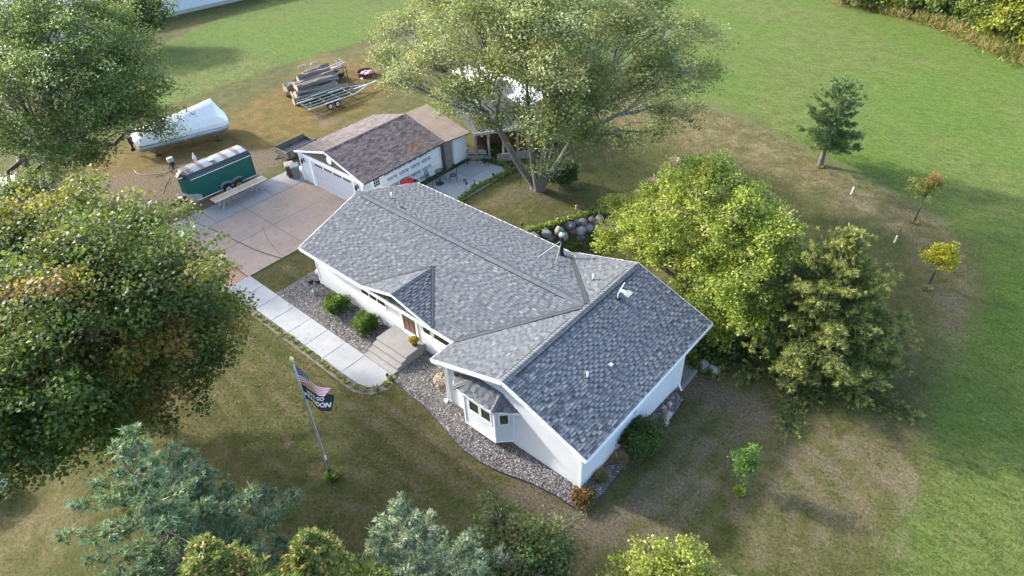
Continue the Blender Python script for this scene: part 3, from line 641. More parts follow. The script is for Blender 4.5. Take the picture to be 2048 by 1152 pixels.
# walls
WY, WXL, WYF, WWL, WWR = .57, .37, -1.02, 12.27, 19.57
WWB = 19.80   # the end wall runs very slightly out towards the back
ZT = HE-.18
core = MB(); core.box((WXL+.02, WY+.02, -.4), (WWL+1, 8.1, ZT)); core.prism([(WWL+.02, WYF+.02), (WWR-.02, WYF+.02), (WWB-.02, 6.17), (WWL+.02, 6.17)], -.4, HER-.18)
core.add([(WXL+.03, WY+.02, ZT), (WXL+.03, 8.1, ZT), (WXL+.03, H2, HR-.2)], [(0, 1, 2)])
core = core.build('wall', SIDING, house)
m = MB(); m.prism([(WWL+.03, WYF+.03), (WWR-.028, WYF+.03), (WWB-.028, 6.15), (WWL+.03, 6.15)], -.4, .16); m.box((WXL+.03, WY+.03, -.4), (WWL+.5, 8.08, .14))
m.build('foundation', CONC_G, house)
def board_mesh(mb, a, b_, z0, z1, nrm):
    """one lap-siding board from a to b (xy), outward normal nrm"""
    nx_, ny_ = nrm; t0, t1 = .026, .001
    V = [(a[0]+nx_*t0, a[1]+ny_*t0, z0), (b_[0]+nx_*t0, b_[1]+ny_*t0, z0), (b_[0]+nx_*t1, b_[1]+ny_*t1, z1), (a[0]+nx_*t1, a[1]+ny_*t1, z1), (a[0], a[1], z0), (b_[0], b_[1], z0)]
    return mb.add(V, [(0, 1, 2, 3), (4, 5, 1, 0)])
def siding(a, b_, nrm, z0=.16, z1=ZT, gable=None, parent=core, st=.14, mat=SIDING):
    a = np.array(a, float); b_ = np.array(b_, float); L_ = np.linalg.norm(b_-a); z = z0
    zt = gable[1] if gable else z1
    while z < zt-.02:
        zz = min(z+st, zt); s0, s1 = 0.0, 1.0
        if gable and zz > z1:
            f = min(1, (zz-z1)/(gable[1]-z1)); s0 = f*gable[0]; s1 = 1-f*(1-gable[0])
        if s1-s0 > .02:
            board_mesh(mb := MB(), a+(b_-a)*s0, a+(b_-a)*s1, z, zz+.004, nrm).build('siding_board', mat, parent)
        z += st
siding((WXL, WY), (WWL, WY), (0, -1)); siding((WWL, WYF), (WWR, WYF), (0, -1), gable=(.5, HR-.22), z1=HE-.08)
siding((WWR, WYF), (WWB, 6.2), (1, 0), z1=HER-.18); siding((WWL, WY), (WWL, WYF), (-1, 0)); siding((WXL, 8.1), (WXL, WY), (-1, 0), gable=(.5, HR-.2), z1=ZT, st=.23)
m = MB()
for (x, y, z1) in ((WXL, WY, ZT), (WWL, WYF, ZT), (WWR, WYF, HER-.18), (WWB, 6.2, HER-.18)): m.box((x-.045 if x < WWR else x-.05, y-.045 if y < 6 else y-.05, .1), (x+.05 if x < WWR else x+.045, y+.05 if y < 6 else y+.045, z1))
m.build('corner_trim', WHITE, house)
# windows
def window(x0, x1, z0, z1, y, parent=house, panes=1, depth=.03, axis_='y', fr=.055):
    f = MB(); f.box((x0-fr, y-depth, z0-fr), (x1+fr, y+.01, z0)); f.box((x0-fr, y-depth, z1), (x1+fr, y+.01, z1+fr))
    f.box((x0-fr, y-depth, z0), (x0, y+.01, z1)); f.box((x1, y-depth, z0), (x1+fr, y+.01, z1))
    for k in range(1, panes):
        xm = x0+(x1-x0)*k/panes; f.box((xm-.03, y-depth+.004, z0), (xm+.03, y+.01, z1))
    f.box((x0-fr-.02, y-depth-.03, z0-fr-.025), (x1+fr+.02, y+.01, z0-fr))
    o = f.build('window', WHITE, parent)
    for k in range(panes):
        a = x0+(x1-x0)*k/panes; b_ = x0+(x1-x0)*(k+1)/panes; g = MB(); g.box((a+.02, y-depth*.5, z0), (b_-.02, y+.005, z1)); g.build('pane', GLASS, o)
    return o
window(4.3, 6.2, 1.5, 2.3, WY-.022, panes=3); window(8.98, 9.5, 1.42, 2.35, WY-.022); window(9.72, 10.85, 1.42, 2.35, WY-.022)
# front door
dm = plain('brown_door', (.10, .055, .04), .5, 0, .15)
m = MB(); m.box((7.28, WY-.06, .62), (7.48, WY+.0, 2.57)); m.box((8.42, WY-.06, .62), (8.56, WY, 2.57)); m.box((7.48, WY-.1, .60), (8.42, WY, .74)); m.box((7.28, WY-.055, 2.38), (8.56, WY, 2.56))
fr_ = m.build('door_frame', WHITE, house)
m = MB(); m.box((7.5, WY-.03, .75), (8.4, WY-.005, 2.37)); dr = m.build('door', dm, house)
m = MB()
for x in (7.6, 7.97):
    for z0, z1 in ((.85, 1.35), (1.5, 2.2)): m.box((x, WY-.045, z0), (x+.3, WY-.03, z1))
m.build('door_panel', plain('door_panel_brown', (.15, .085, .06), .5), dr)
m = MB(); m.tube([(8.32, WY-.04, 1.4), (8.32, WY-.09, 1.4), (8.22, WY-.09, 1.4)], .014); m.build('handle', METD, dr)
# landing and steps: house number side stays bare
m = MB(); m.box((6.72, -.72, 0), (8.95, WY-.03, .60)); st_ = thing('front_steps', 'concrete landing with three broad steps below the front door', 'steps', (0, 0, 0))
m.build('landing', CONC_G, st_, bevel=.015)
for i, (y, z) in enumerate(((-1.02, .45), (-1.32, .30), (-1.62, .15))):
    m = MB(); m.box((6.74, y, 0), (8.93, y+.305, z)); m.build('step', CONC_G, st_, bevel=.012)
# box bay
bx0, bx1, by, bz0, bz1 = 13.83, 15.56, -1.60, .40, 2.34
BP = [(13.3, WYF), (bx0, by), (bx1, by), (16.13, WYF)]
bay = MB(); bay.prism(BP+[(16.13, WYF+.1), (13.3, WYF+.1)], bz0, bz1+.02); bay = bay.build('bay', SIDING, house)
siding(BP[1], BP[2], (0, -1), bz0, bz1, parent=bay); dd = np.array([BP[3][0]-BP[2][0], BP[3][1]-BP[2][1]]); dd /= np.linalg.norm(dd)
siding(BP[2], BP[3], (dd[1], -dd[0]), bz0, bz1, parent=bay)
m = MB()
for p in BP[1:]: m.box((p[0]-.05, p[1]-.045, bz0-.01), (p[0]+.035, p[1]+.04, bz1))
m.bar((bx0-.02, by-.02, bz0-.02), (bx1+.02, by-.02, bz0-.02), .06, .07); m.bar((bx1, by, bz0-.02), (16.15, WYF, bz0-.02), .06, .07)
m.build('corner_trim', WHITE, bay)
window(14.16, 14.70, 1.50, 2.1, by-.022, bay); window(14.84, 15.36, 1.50, 2.1, by-.022, bay)
wo = MB(); wo.box((-.23, -.03, -.30), (.23, .0, .36)); wo = wo.build('window', WHITE, bay)
ang = math.atan2(dd[1], dd[0]); wo.location = ((bx1+16.13)/2-.02+dd[1]*.02, (by+WYF)/2-dd[0]*.022, 1.78); wo.rotation_euler = (0, 0, ang)
g = MB(); g.box((-.17, -.04, -.24), (.17, -.03, .30)); g.build('pane', GLASS, wo)
ez = 2.36; RP = [(12.72, WYF+.02, ez), (13.32, -1.70, ez), (15.52, -1.70, ez), (16.55, WYF+.02, ez)]; hpL, hpR = (14.1, WYF+.02, 2.93), (15.5, WYF+.02, 3.0)
br = MB(); br.slab([RP[0], RP[1], hpL], .07); br.slab([RP[1], RP[2], hpR, hpL], .07); br.slab([RP[2], RP[3], hpR], .07); br = br.build('bay_roof', DECK, bay)
T_ = []
for a, b_, P_ in ((RP[0], RP[1], [RP[0], RP[1], hpL]), (RP[1], RP[2], [RP[1], RP[2], hpR, hpL]), (RP[2], RP[3], [RP[2], RP[3], hpR])): T_ += shingle_plane(a, b_, P_, seed=40+len(T_), wid=(.14, .3))
tabs_mesh('shingles', T_, SH_A, br)
for a, b_ in ((RP[1], hpL), (RP[2], hpR)): ridge(a, b_, .13, .42, .2, parent=br, base=.02)
m = MB(); 
for a, b_ in zip(RP[:-1], RP[1:]): m.bar((a[0], a[1], a[2]-.03), (b_[0], b_[1], b_[2]-.03), .03, .1)
m.build('fascia', WHITE, br)
# downspouts
m = MB(); m.tube([(19.98, 6.3, 2.5), (19.86, 6.3, 2.3), (19.86, 6.3, .35), (19.9, 6.27, .2), (20.1, 6.15, .1)], .045, 6)
m.build('downspout', WHITE, house)
m = MB(); m.tube([(12.21, -1.12, 2.4), (12.21, -1.12, .3), (12.2, -1.3, .16)], .045, 6); m.build('downspout', WHITE, house)
# roof furniture
def on_roof(px, py, plane='mb'):
    P_ = [Vector(map(float, p)) for p in planes[plane][2]]; n = None
    for i in range(1, len(P_)-1):
        c = (P_[i]-P_[0]).cross(P_[i+1]-P_[0])
        if c.length > 1e-3: n = c.normalized(); break
    d = Vector(AF+AR*(px-1024)/FPX-AU*(py-576)/FPX); t = (P_[0]-camv).dot(n)/d.dot(n); return camv+d*t
PVC = plain('white_pvc', (.75, .74, .70), .5)
def vent(px, py, plane, h=.3, r=.04, lab=''):
    p = on_roof(px, py, plane); t = MB(); t.tube([(p.x, p.y, p.z-.05), (p.x, p.y, p.z+h)], r, 10); o = t.build('vent_pipe', PVC, roof, smooth=True)
    t = MB(); t.tube([(p.x, p.y, p.z-.03), (p.x, p.y, p.z+.06)], [r*2.2, r*1.2], 10); t.build('flashing', METD, o)
vent(784, 397, 'mb', .38, .045); vent(1186, 560, 'wlb', .32); vent(1175, 756, 'wr', .34)
def boxvent(px, py, plane, s=.13, mt=GALV):
    p = on_roof(px, py, plane); t = MB(); t.box((p.x-s, p.y-s, p.z-.05), (p.x+s, p.y+s, p.z+.09)); t.build('roof_vent', mt, roof, bevel=.02)
boxvent(1222, 731, 'wr', .09); boxvent(803, 415, 'mb', .06, METD); boxvent(806, 417, 'mb', .05, METD)
# flue with two guy braces
p = on_roof(1123, 511, 'mb'); t = MB(); t.tube([(p.x, p.y, p.z-.05), (p.x, p.y, p.z+.12), (p.x, p.y, p.z+.13), (p.x, p.y, p.z+1.2)], [.16, .15, .10, .10], 14); fl = t.build('flue', METD, roof, smooth=False)
t = MB(); t.tube([(p.x, p.y, p.z+1.2), (p.x, p.y, p.z+1.22), (p.x, p.y, p.z+1.34), (p.x, p.y, p.z+1.40)], [.11, .15, .15, .03], 14); t.build('flue_cap', GALV, fl)
t = MB()
for q_ in ((1076, 515), (1112, 523)):
    g_ = on_roof(*q_, 'mb'); t.tube([(p.x, p.y, p.z+.95), (g_.x, g_.y, g_.z+.02)], .014, 6)
t.build('brace', GALV, fl)
# aerial on the wing
p = on_roof(1236, 598, 'wr'); an = MB(); an.tube([(p.x, p.y, p.z), (p.x-.03, p.y, p.z+.25), (p.x+.05, p.y+.1, p.z+.55)], .022, 8); an.tube([(p.x+.05, p.y+.1, p.z+.55), (p.x+.02, p.y+.42, p.z+.68)], .018, 6)
an = an.build('aerial', WHITE, roof)
t = MB(); t.box((p.x-.1, p.y-.1, p.z-.04), (p.x+.1, p.y+.1, p.z+.1)); t.build('aerial_foot', METD, an)
t = MB(); t.bar((p.x+.05, p.y+.05, p.z+.5), (p.x+.32, p.y+.12, p.z+.45), .12, .1)
for k in range(5):
    x = p.x+.3+.06*k; t.bar((x, p.y-.06, p.z+.44), (x, p.y+.3, p.z+.48), .012, .012)
t.bar((p.x+.3, p.y+.1, p.z+.45), (p.x+.56, p.y+.14, p.z+.44), .015, .015); t.build('aerial_elements', WHITE, an)
# small meter boxes
m = MB(); m.box((19.68, 2.35, 1.7), (19.80, 2.55, 1.95)); m.build('meter_box', GALV, house, bevel=.02)
m = MB(); m.box((5.2, WY-.09, .25), (5.4, WY-.02, .45)); m.build('outlet_box', GALV, house)
# ------------------------------------------------------------------ garage
GX0, GX1, GY0, GY1, GE, GR = -10.69, -3.24, 7.03, 14.24, 2.226, 3.292
GXM = (GX0+GX1)/2; WX0, WX1, WY0 = GX0+.34, GX1-.34, GY0+.13
gar = thing('garage', 'detached garage with weathered reddish shingles and one wall in house wrap', 'garage', (0, 0, 0))
m = MB(); m.box((WX0, WY0, -.1), (WX1, 14.1, GE-.1)); m.add([(WX0, WY0+.03, GE-.1), (WX1, WY0+.03, GE-.1), (GXM, WY0+.03, GR-.12)], [(0, 1, 2)]); m.add([(WX0, 14.1, GE-.1), (WX1, 14.1, GE-.1), (GXM, 14.1, GR-.12)], [(2, 1, 0)])
gw = m.build('wall', SIDING, gar)
gbl = plain('gable_dark', (.085, .085, .075), .9)
m = MB(); m.add([(WX0+.35, WY0-.01, GE+.05), (WX1-.35, WY0-.01, GE+.05), (GXM, WY0-.01, GR-.10)], [(0, 1, 2)]); m.build('gable_face', gbl, gar)
m = MB(); m.tube([(GXM+.25, WY0-.03, GE+.5), (GXM+.25, WY0-.06, GE+.5)], .27, 20); m.build('round_vent', WHITE, gar)
DT = 1.97; dx0, dx1 = -8.62, -4.55
siding((WX0, WY0), (-9.05, WY0), (0, -1), .06, GE-.1, parent=gw, st=.2); siding((-4.42, WY0), (WX1, WY0), (0, -1), .06, GE-.1, parent=gw, st=.2)
m = MB(); m.box((-9.12, WY0-.10, 0), (-8.92, WY0+.0, 2.12)); m.box((-4.5, WY0-.07, 0), (-4.40, WY0, 2.05)); m.box((-8.92, WY0-.08, DT+.02), (-4.5, WY0, 2.08)); m.box((WX0-.03, WY0-.06, 0), (WX0+.07, WY0, 2.1)); m.box((WX1-.08, WY0-.06, 0), (WX1+.04, WY0, 2.1))
m.box((WX0, WY0-.1, 2.12), (WX1, WY0, 2.27)); m.build('trim', WHITE, gar)
m = MB(); m.box((-8.92, WY0-.05, 0), (-8.7, WY0-.005, DT)); m.build('door_jamb', plain('pale_grey_trim', (.60, .61, .64), .6), gar)
gdm = plain('garage_door_grey', (.45, .46, .51), .5, 0, .05)
base = MB(); base.box((dx0-.05, WY0-.02, 0), (dx1+.03, WY0-.008, DT)); gd_ = base.build('garage_door', gdm, gar)
for i in range(4):
    z0 = i*DT/4+.012; z1 = (i+1)*DT/4-.012; mb = MB(); mb.box((dx0-.04, WY0-.045, z0), (dx1+.02, WY0-.022, z1)); mb.build('door_panel', gdm, gd_, bevel=.008)
for g_ in range(4):
    a = dx0+.06+g_*(dx1-dx0)/4; wd_ = (dx1-dx0)/4-.2
    for k in range(4):
        mb = MB(); x = a+k*wd_/4; mb.box((x+.02, WY0-.052, DT-.21), (x+wd_/4-.02, WY0-.046, DT-.05)); mb.build('pane', GLASS, gd_)
def sconce(x):
    mb = MB(); mb.box((x-.06, WY0-.05, 1.6), (x+.06, WY0-.02, 1.9)); mb.tube([(x, WY0-.04, 1.84), (x, WY0-.2, 1.9), (x, WY0-.2, 1.86)], .015, 6)
    mb.tube([(x, WY0-.2, 1.87), (x, WY0-.2, 1.8), (x, WY0-.2, 1.55), (x, WY0-.2, 1.5)], [.02, .1, .07, .02], 6); mb.build('wall_lantern', METD, gar)
sconce(-9.87); sconce(-4.05)
rf = MB(); rf.slab([(GX0, GY0, GE), (GXM, GY0, GR), (GXM, GY1, GR), (GX0, GY1, GE)], .09); rf.slab([(GX1, GY0, GE), (GX1, GY1, GE), (GXM, GY1, GR), (GXM, GY0, GR)], .09); rf = rf.build('roof', DECK, gar)
T_ = shingle_plane((GX1, GY0, GE), (GX1, GY1, GE), [(GX1, GY0, GE), (GX1, GY1, GE), (GXM, GY1, GR), (GXM, GY0, GR)], seed=60, three_tab=True)
T_ += shingle_plane((GX0, GY1, GE), (GX0, GY0, GE), [(GX0, GY1, GE), (GX0, GY0, GE), (GXM, GY0, GR), (GXM, GY1, GR)], seed=61, three_tab=True)
tabs_mesh('shingles', T_, SH_R, rf)
RC = mat_shingle('weathered_cap', RSH, False); ridge((GXM, GY0, GR), (GXM, GY1-.1, GR), .13, .3, .2, RC, rf, base=.012)
m = MB(); m.bar((GX0-.01, GY0-.014, GE-.04), (GXM, GY0-.014, GR-.04), .03, .13); m.build('rake_board', WHITE, rf); m = MB(); m.bar((GX1+.01, GY0-.014, GE-.04), (GXM, GY0-.014, GR-.04), .03, .13); m.build('rake_board', WHITE, rf)
# house wrap with printed lettering
WRAP = plain('house_wrap', (.74, .77, .80), .45, 0, .06, 1.5); BLUEP = plain('wrap_print', (.008, .045, .11), .6); REDP = plain('wrap_fastener', (.35, .20, .22), .6)
m = MB(); m.box((WX1+.002, 8.7, .06), (WX1+.012, 13.88, GE-.12)); wr = m.build('house_wrap', WRAP, gar)
m = MB()
for z in (.62, 1.22, 1.78): m.box((WX1+.012, 8.72, z), (WX1+.0155, 13.86, z+.012))
for z in (.35, .95, 1.5): 
    for k in range(34): m.box((WX1+.012, 8.8+k*.15, z), (WX1+.0155, 8.86+k*.15, z+.015))
m.build('wrap_lines', REDP, wr, kind='stuff')
def text_mesh(s, size, name):
    cu = bpy.data.curves.new(name, 'FONT'); cu.body = s; cu.size = size; cu.align_x = 'CENTER'; cu.offset = size*.045; o = bpy.data.objects.new(name, cu); C.objects.link(o)
    dg = bpy.context.evaluated_depsgraph_get(); me = bpy.data.meshes.new_from_object(o.evaluated_get(dg)); bpy.data.objects.remove(o); return me
tm = text_mesh('BLOCK-IT', .30, 'wrap_lettering'); tm.materials.append(BLUEP)
ring = bmesh.new()
for k in range(20):
    a0, a1 = k*math.pi/10, (k+1)*math.pi/10
    v = [ring.verts.new((math.cos(a)*r, math.sin(a)*r, 0)) for a, r in ((a0, .085), (a1, .085), (a1, .125), (a0, .125))]; ring.faces.new(v)
v = [ring.verts.new(p) for p in ((-.07, -.03, 0), (.0, -.085, 0), (.03, -.03, 0), (-.02, .05, 0), (-.06, .03, 0))]; ring.faces.new(v)
rm = bpy.data.meshes.new('wrap_emblem'); ring.to_mesh(rm); ring.free(); rm.materials.append(BLUEP)
for row, (z, off, n) in enumerate(((1.86, 9.3, 5), (1.36, 9.05, 5), (.76, 8.5, 6), (.2, 9.2, 5))):
    for k in range(n):
        y = off+k*1.02+(.5 if row == 1 else 0)
        if y-.6 < 8.7 or y+.72 > 13.95: continue
        o = bpy.data.objects.new('wrap_lettering', tm); link(o, wr); o.matrix_local = Matrix(((0, 0, 1, WX1+.017), (.44, 0, 0, y-.08), (0, 1.05, 0, z-.02), (0, 0, 0, 1)))
        o = bpy.data.objects.new('wrap_emblem', rm); link(o, wr); o.matrix_local = Matrix(((0, 0, 1, WX1+.017), (1, 0, 0, y+.36), (0, 1, 0, z+.09), (0, 0, 0, 1)))
m = MB(); m.box((WX1-.02, WY0+.02, 0), (WX1+.02, 7.8, GE-.1)); m.build('side_siding', plain('pale_blue_siding', (.52, .60, .64), .6), gar)
m = MB(); m.box((WX1, 7.82, .05), (WX1+.04, 8.68, 2.12)); sd_ = m.build('side_door', WHITE, gar)
for i in range(3):
    for k in range(3): mb = MB(); mb.box((WX1+.041, 8.02+i*.17, 1.45+k*.19), (WX1+.05, 8.16+i*.17, 1.61+k*.19)); mb.build('pane', GLASS, sd_)
m = MB()
for k in range(12): m.box((GX1-.36, 8.8+k*.45, GE-.17), (GX1-.05, 8.85+k*.45, GE-.09))
m.build('rafter_tail', METD, rf, kind='stuff')
# lean-to shed behind the garage ------------------------------------------------
shed = thing('tool_shed', 'white sided shed with flat tan roof joined to the back of the garage', 'shed', (0, 0, 0))
tanr = plain('tan_roofing', (.15, .118, .092), .9, 0, .18, 1.2, .2)
m = MB(); m.slab([(-3.1, 14.3, 2.30), (-2.75, 16.35, 2.28), (-8.4, 17.5, 2.5), (-8.6, 14.32, 2.5)], .1); m.build('roof', tanr, shed, bevel=.01)
m = MB()
for k in range(1, 4): m.bar((-3.1+.1*k, 14.3+.5*k, 2.315), (-8.5, 14.4+.75*k, 2.515), .02, .006)
m.build('roof_seam', WOODG, shed, kind='stuff')
m = MB(); m.box((-8.2, 14.4, -.1), (-3.42, 14.95, 2.15)); m.build('wall', WOODG, shed)
m = MB(); m.box((-8.2, 14.97, .2), (-3.2, 16.25, 2.15)); ws = m.build('wall', SIDING, shed); siding((-3.2, 14.97), (-3.2, 16.25), (1, 0), .2, 2.15, parent=ws, st=.19)
m = MB(); m.box((-3.43, 14.3, 0), (-3.38, 14.85, 2.0)); m.build('door', plain('weathered_door', (.20, .18, .15), .9, 0, .3, 4), shed)
# open pole building under the maple ---------------------------------------------
lean = thing('pole_shed', 'open-fronted shed with dark grey sheet roof behind the big maple', 'shed', (0, 0, 0))
dk = plain('dark_roofing', (.075, .07, .075), .8, 0, .2, 1.5, .1)
A0, A1, B1, B0 = (-2.3, 16.2, 2.35), (.2, 19.6, 2.35), (-5.2, 23.2, 3.3), (-8.4, 18.8, 3.3)
m = MB(); m.slab([A0, A1, B1, B0], .07); m.build('roof', dk, lean)
m = MB()
for k in range(1, 5): f = k/5; m.bar((A0[0]+(A1[0]-A0[0])*f, A0[1]+(A1[1]-A0[1])*f, 2.37), (B0[0]+(B1[0]-B0[0])*f, B0[1]+(B1[1]-B0[1])*f, 3.32), .05, .03)
m.build('roof_batten', METD, lean, kind='stuff')
m = MB(); m.bar((A0[0]+.02, A0[1], 2.3), (A1[0]+.02, A1[1], 2.3), .05, .2); m.build('fascia', GALV, lean)
for f in (.03, .25, .5, .75, .97):
    mb = MB(); x, y = A0[0]+(A1[0]-A0[0])*f-.15, A0[1]+(A1[1]-A0[1])*f+.1; mb.box((x-.06, y-.06, 0), (x+.06, y+.06, 2.2)); mb.build('post', WOODG, lean)
m = MB(); m.slab([(-3.8, 17.9, 2.5), (-1.3, 21.2, 2.5), (-1.3, 21.2, 0.0), (-3.8, 17.9, 0.0)], .05); m.add([(-3.9, 18.0, 0), (-1.2, 21.4, 0), (-1.2, 21.4, 2.5), (-3.9, 18.0, 2.5)], [(0, 1, 2, 3)]); m.build('back_boards', plain('red_brown_board', (.20, .09, .06), .9, 0, .35, 5), lean)
m = MB(); m.bar((-1.2, 17.3, .35), (.4, 19.5, .35), .06, .6); m.build('front_boards', WOODG, lean)
# striped white vehicle behind it ------------------------------------------------
rv = thing('camper', 'long white camper roof with ribbed side seen through the big maple', 'camper', (-5.8, 23.0, 0), math.radians(-10))
m = MB(); m.box((-4.8, -1.25, .6), (4.8, 1.25, 3.0)); m.build('body', WHITE, rv, bevel=.15)
m = MB()
for k in range(34): m.box((-4.7+k*.28, -1.29, .8), (-4.6+k*.28, -1.255, 2.8))
m.build('side_rib', GALV, rv, kind='stuff')
for x in (-3, 3.0, 3.9): mb = MB(); mb.tube([(x, -1.27, .38), (x, -1.05, .38)], .38, 16); mb.build('wheel', RUBBER, rv)
m = MB(); m.box((-1, -.4, 3.0), (0, .4, 3.25)); m.build('roof_unit', WHITE, rv, bevel=.04)
# long shed far off ---------------------------------------------------------------
far = thing('long_shed', 'long white metal-clad shed at the top edge beyond the field', 'shed', (-55.4, 17.8, 0), math.radians(81))
m = MB(); m.box((-22, .0, 0), (45, 8, 2.6)); fw_ = m.build('wall', plain('pale_blue_metal', (.50, .56, .62), .6, 0, .08), far)
m = MB(); m.box((-22.02, -.03, 0), (45.02, -.001, .4)); m.build('foundation', plain('concrete_base', (.30, .29, .26), .9), far)
m = MB(); m.slab([(-22.5, -.6, 2.5), (45.5, -.6, 2.5), (45.5, 4, 4.2), (-22.5, 4, 4.2)], .08); m.slab([(45.5, 8.6, 2.5), (-22.5, 8.6, 2.5), (-22.5, 4, 4.2), (45.5, 4, 4.2)], .08); rr = m.build('roof', plain('white_metal_roof', (.72, .75, .77), .35, .1, .05), far)
m = MB()
for k in range(75): x = -22+k*.9; m.bar((x, -.58, 2.52), (x, 4, 4.22), .05, .05)
m.build('roof_rib', WHITE, rr, kind='stuff')
# ------------------------------------------------------------------ vehicles and trailers
tr = thing('cargo_trailer', 'dark green enclosed trailer with a rust-striped roof beside the driveway', 'trailer', (-14.05, .68, 0), math.radians(88.5))
gp = plain('green_paint', (.004, .085, .07), .32, 0, .12, 1.2)
Lb_, Wb, zb, zt_ = 4.35, 1.75, .42, 2.02
prof = [(-Wb/2, zb), (Wb/2, zb), (Wb/2, zt_), (-Wb/2, zt_)]
m = MB(); m.prism([(0, -Wb/2), (Lb_, -Wb/2), (Lb_, Wb/2), (0, Wb/2), (-.38, Wb*.25), (-.5, 0), (-.38, -Wb*.25)], zb, zt_); body = m.build('body', gp, tr)
m = MB()   # rounded black cornice and curved roof
def arch(x, inset=0): return [(x, -Wb/2-.02+inset, zt_-.02), (x, -Wb/2+.02+inset, zt_+.13), (x, -Wb/2+.2+inset, zt_+.25), (x, 0, zt_+.31), (x, Wb/2-.2-inset, zt_+.25), (x, Wb/2-.02-inset, zt_+.13), (x, Wb/2+.02-inset, zt_-.02)]
a_, b2 = arch(-.05), arch(Lb_+.02); nn = 7
m.add(a_+b2, [(i, i+1, nn+i+1, nn+i) for i in range(nn-1)]+[tuple(range(nn))[::-1], tuple(range(nn, 2*nn))]); m.add([(-.5, -.3, zt_-.02), (-.5, .3, zt_-.02), (-.3, .5, zt_+.1), (-.3, -.5, zt_+.1)], [(0, 1, 2, 3)])
fc = [(-.05, -Wb/2-.02, zt_-.02), (-.4, -Wb*.27, zt_-.02), (-.52, 0, zt_-.02), (-.4, Wb*.27, zt_-.02), (-.05, Wb/2+.02, zt_-.02), (-.05, Wb/2-.2, zt_+.25), (-.05, 0, zt_+.31), (-.05, -Wb/2+.2, zt_+.25), (-.28, 0, zt_+.2)]
m.add(fc, [(0, 1, 8), (1, 2, 8), (2, 3, 8), (3, 4, 8), (4, 5, 8), (5, 6, 8), (6, 7, 8), (7, 0, 8)]); cor = m.build('cornice', plain('dark_cornice', (.025, .04, .045), .4, .2), tr, smooth=False)
rb = NB('rusty_roof'); tcx = rb.n('ShaderNodeSeparateXYZ'); rb.link(rb.coord(), tcx.inputs[0])
band = rb.math('SINE', rb.math('ADD', rb.math('MULTIPLY', tcx.outputs[0], 2*math.pi/.86), rb.math('ADD', -1.6, rb.math('MULTIPLY', rb.noise(3.5, 6, .8), 2.6))))
nr = rb.noise(9, 6, .75, rb.coord('Object', (2.2, .6, 1))); f_ = rb.ramp(rb.math('ADD', rb.math('MULTIPLY', band, .2), nr), [(.54, 0.0), (.62, 1.0)])
rc = rb.mix(f_, rb.mix(rb.noise(3, 4), (.28, .31, .34), (.38, .41, .44)), rb.mix(nr, (.10, .045, .022), (.27, .13, .06))); RUSTR = rb.fin(rc, .6, nr, .1, .004)
m = MB(); pts0, pts1 = [], []
for yy, zz in ((-.64, .262), (-.35, .295), (0, .322), (.35, .295), (.64, .262)): pts0.append((.02, yy, zt_+zz)); pts1.append((Lb_-.06, yy, zt_+zz))
m.add(pts0+pts1, [(i, i+1, 6+i, 5+i) for i in range(4)]); m.build('roof', RUSTR, tr)
m = MB(); m.box((1.75, -.2, zt_+.31), (2.12, .17, zt_+.40)); m.build('roof_vent', WHITE, tr, bevel=.02)
wt_ = WHITE
m = MB(); m.bar((-.02, -Wb/2-.02, zt_-.05), (Lb_, -Wb/2-.02, zt_-.05), .02, .035); m.bar((0, -Wb/2-.02, zb+.02), (Lb_, -Wb/2-.02, zb+.02), .02, .04); m.build('trim_strip', wt_, tr)
m = MB(); m.box((Lb_-.01, -Wb/2-.015, zb), (Lb_+.04, Wb/2+.015, zt_+.12)); m.build('rear_frame', METD, tr)
m = MB(); m.add([(.35, -Wb/2-.008, zb), (-.0, -Wb/2-.008, zb), (-.0, -Wb/2-.008, zb+.55), (.33, -Wb/2-.008, zb+.3)], [(3, 2, 1, 0)]); 
fp = [(0, -Wb/2-.008), (-.39, -Wb*.26), (-.515, 0), (-.39, Wb*.26), (0, Wb/2)]
for (p, q) in zip(fp[:-1], fp[1:]): m.add([(p[0]-.006, p[1], zb), (q[0]-.006, q[1], zb), (q[0]-.006, q[1], zb+.5), (p[0]-.006, p[1], zb+.5)], [(3, 2, 1, 0)])
m.build('stone_guard', GALV, tr)
def wheel(parent, x, y, r=.33, w_=.2, rim=RIM, s=-1, name='wheel'):
    t = MB(); t.tube([(x, y, r), (x, y+s*.03, r), (x, y+s*(w_-.03), r), (x, y+s*w_, r)], [r*.9, r, r, r*.88], 20); o = t.build(name, RUBBER, parent)
    t = MB(); t.tube([(x, y+s*(w_-.02), r), (x, y+s*(w_+.012), r), (x, y+s*(w_+.0), r)], [r*.6, r*.56, r*.2], 16); rr_ = t.build('rim', rim, o)
    t = MB(); t.tube([(x, y+s*(w_+.0), r), (x, y+s*(w_+.03), r)], [r*.17, r*.12], 10); t.build('hub', METD, o); return o
rustrim = plain('rusty_rim', (.30, .16, .07), .7)
for x, rm_ in ((2.15, RIM), (2.92, rustrim)): wheel(tr, x, -Wb/2+.05, .33, .19, rm_); wheel(tr, x, Wb/2-.05, .33, .19, RIM, 1)
m = MB(); fpts = [(1.68, .45), (1.72, .72), (1.95, .86), (2.25, .84), (2.53, .74), (2.82, .84), (3.12, .86), (3.35, .72), (3.39, .45)]
for (p, q) in zip(fpts[:-1], fpts[1:]): m.add([(p[0], -Wb/2-.02, p[1]), (q[0], -Wb/2-.02, q[1]), (q[0], -Wb/2-.21, q[1]-.02), (p[0], -Wb/2-.21, p[1]-.02)], [(0, 1, 2, 3), (3, 2, 1, 0)])
m.add([(p[0], -Wb/2-.012, p[1]+.04) for p in fpts]+[(p[0], -Wb/2-.012, p[1]-.10) for p in fpts], [(i, i+1, 10+i, 9+i) for i in range(8)]); m.build('fender', GALV, tr)
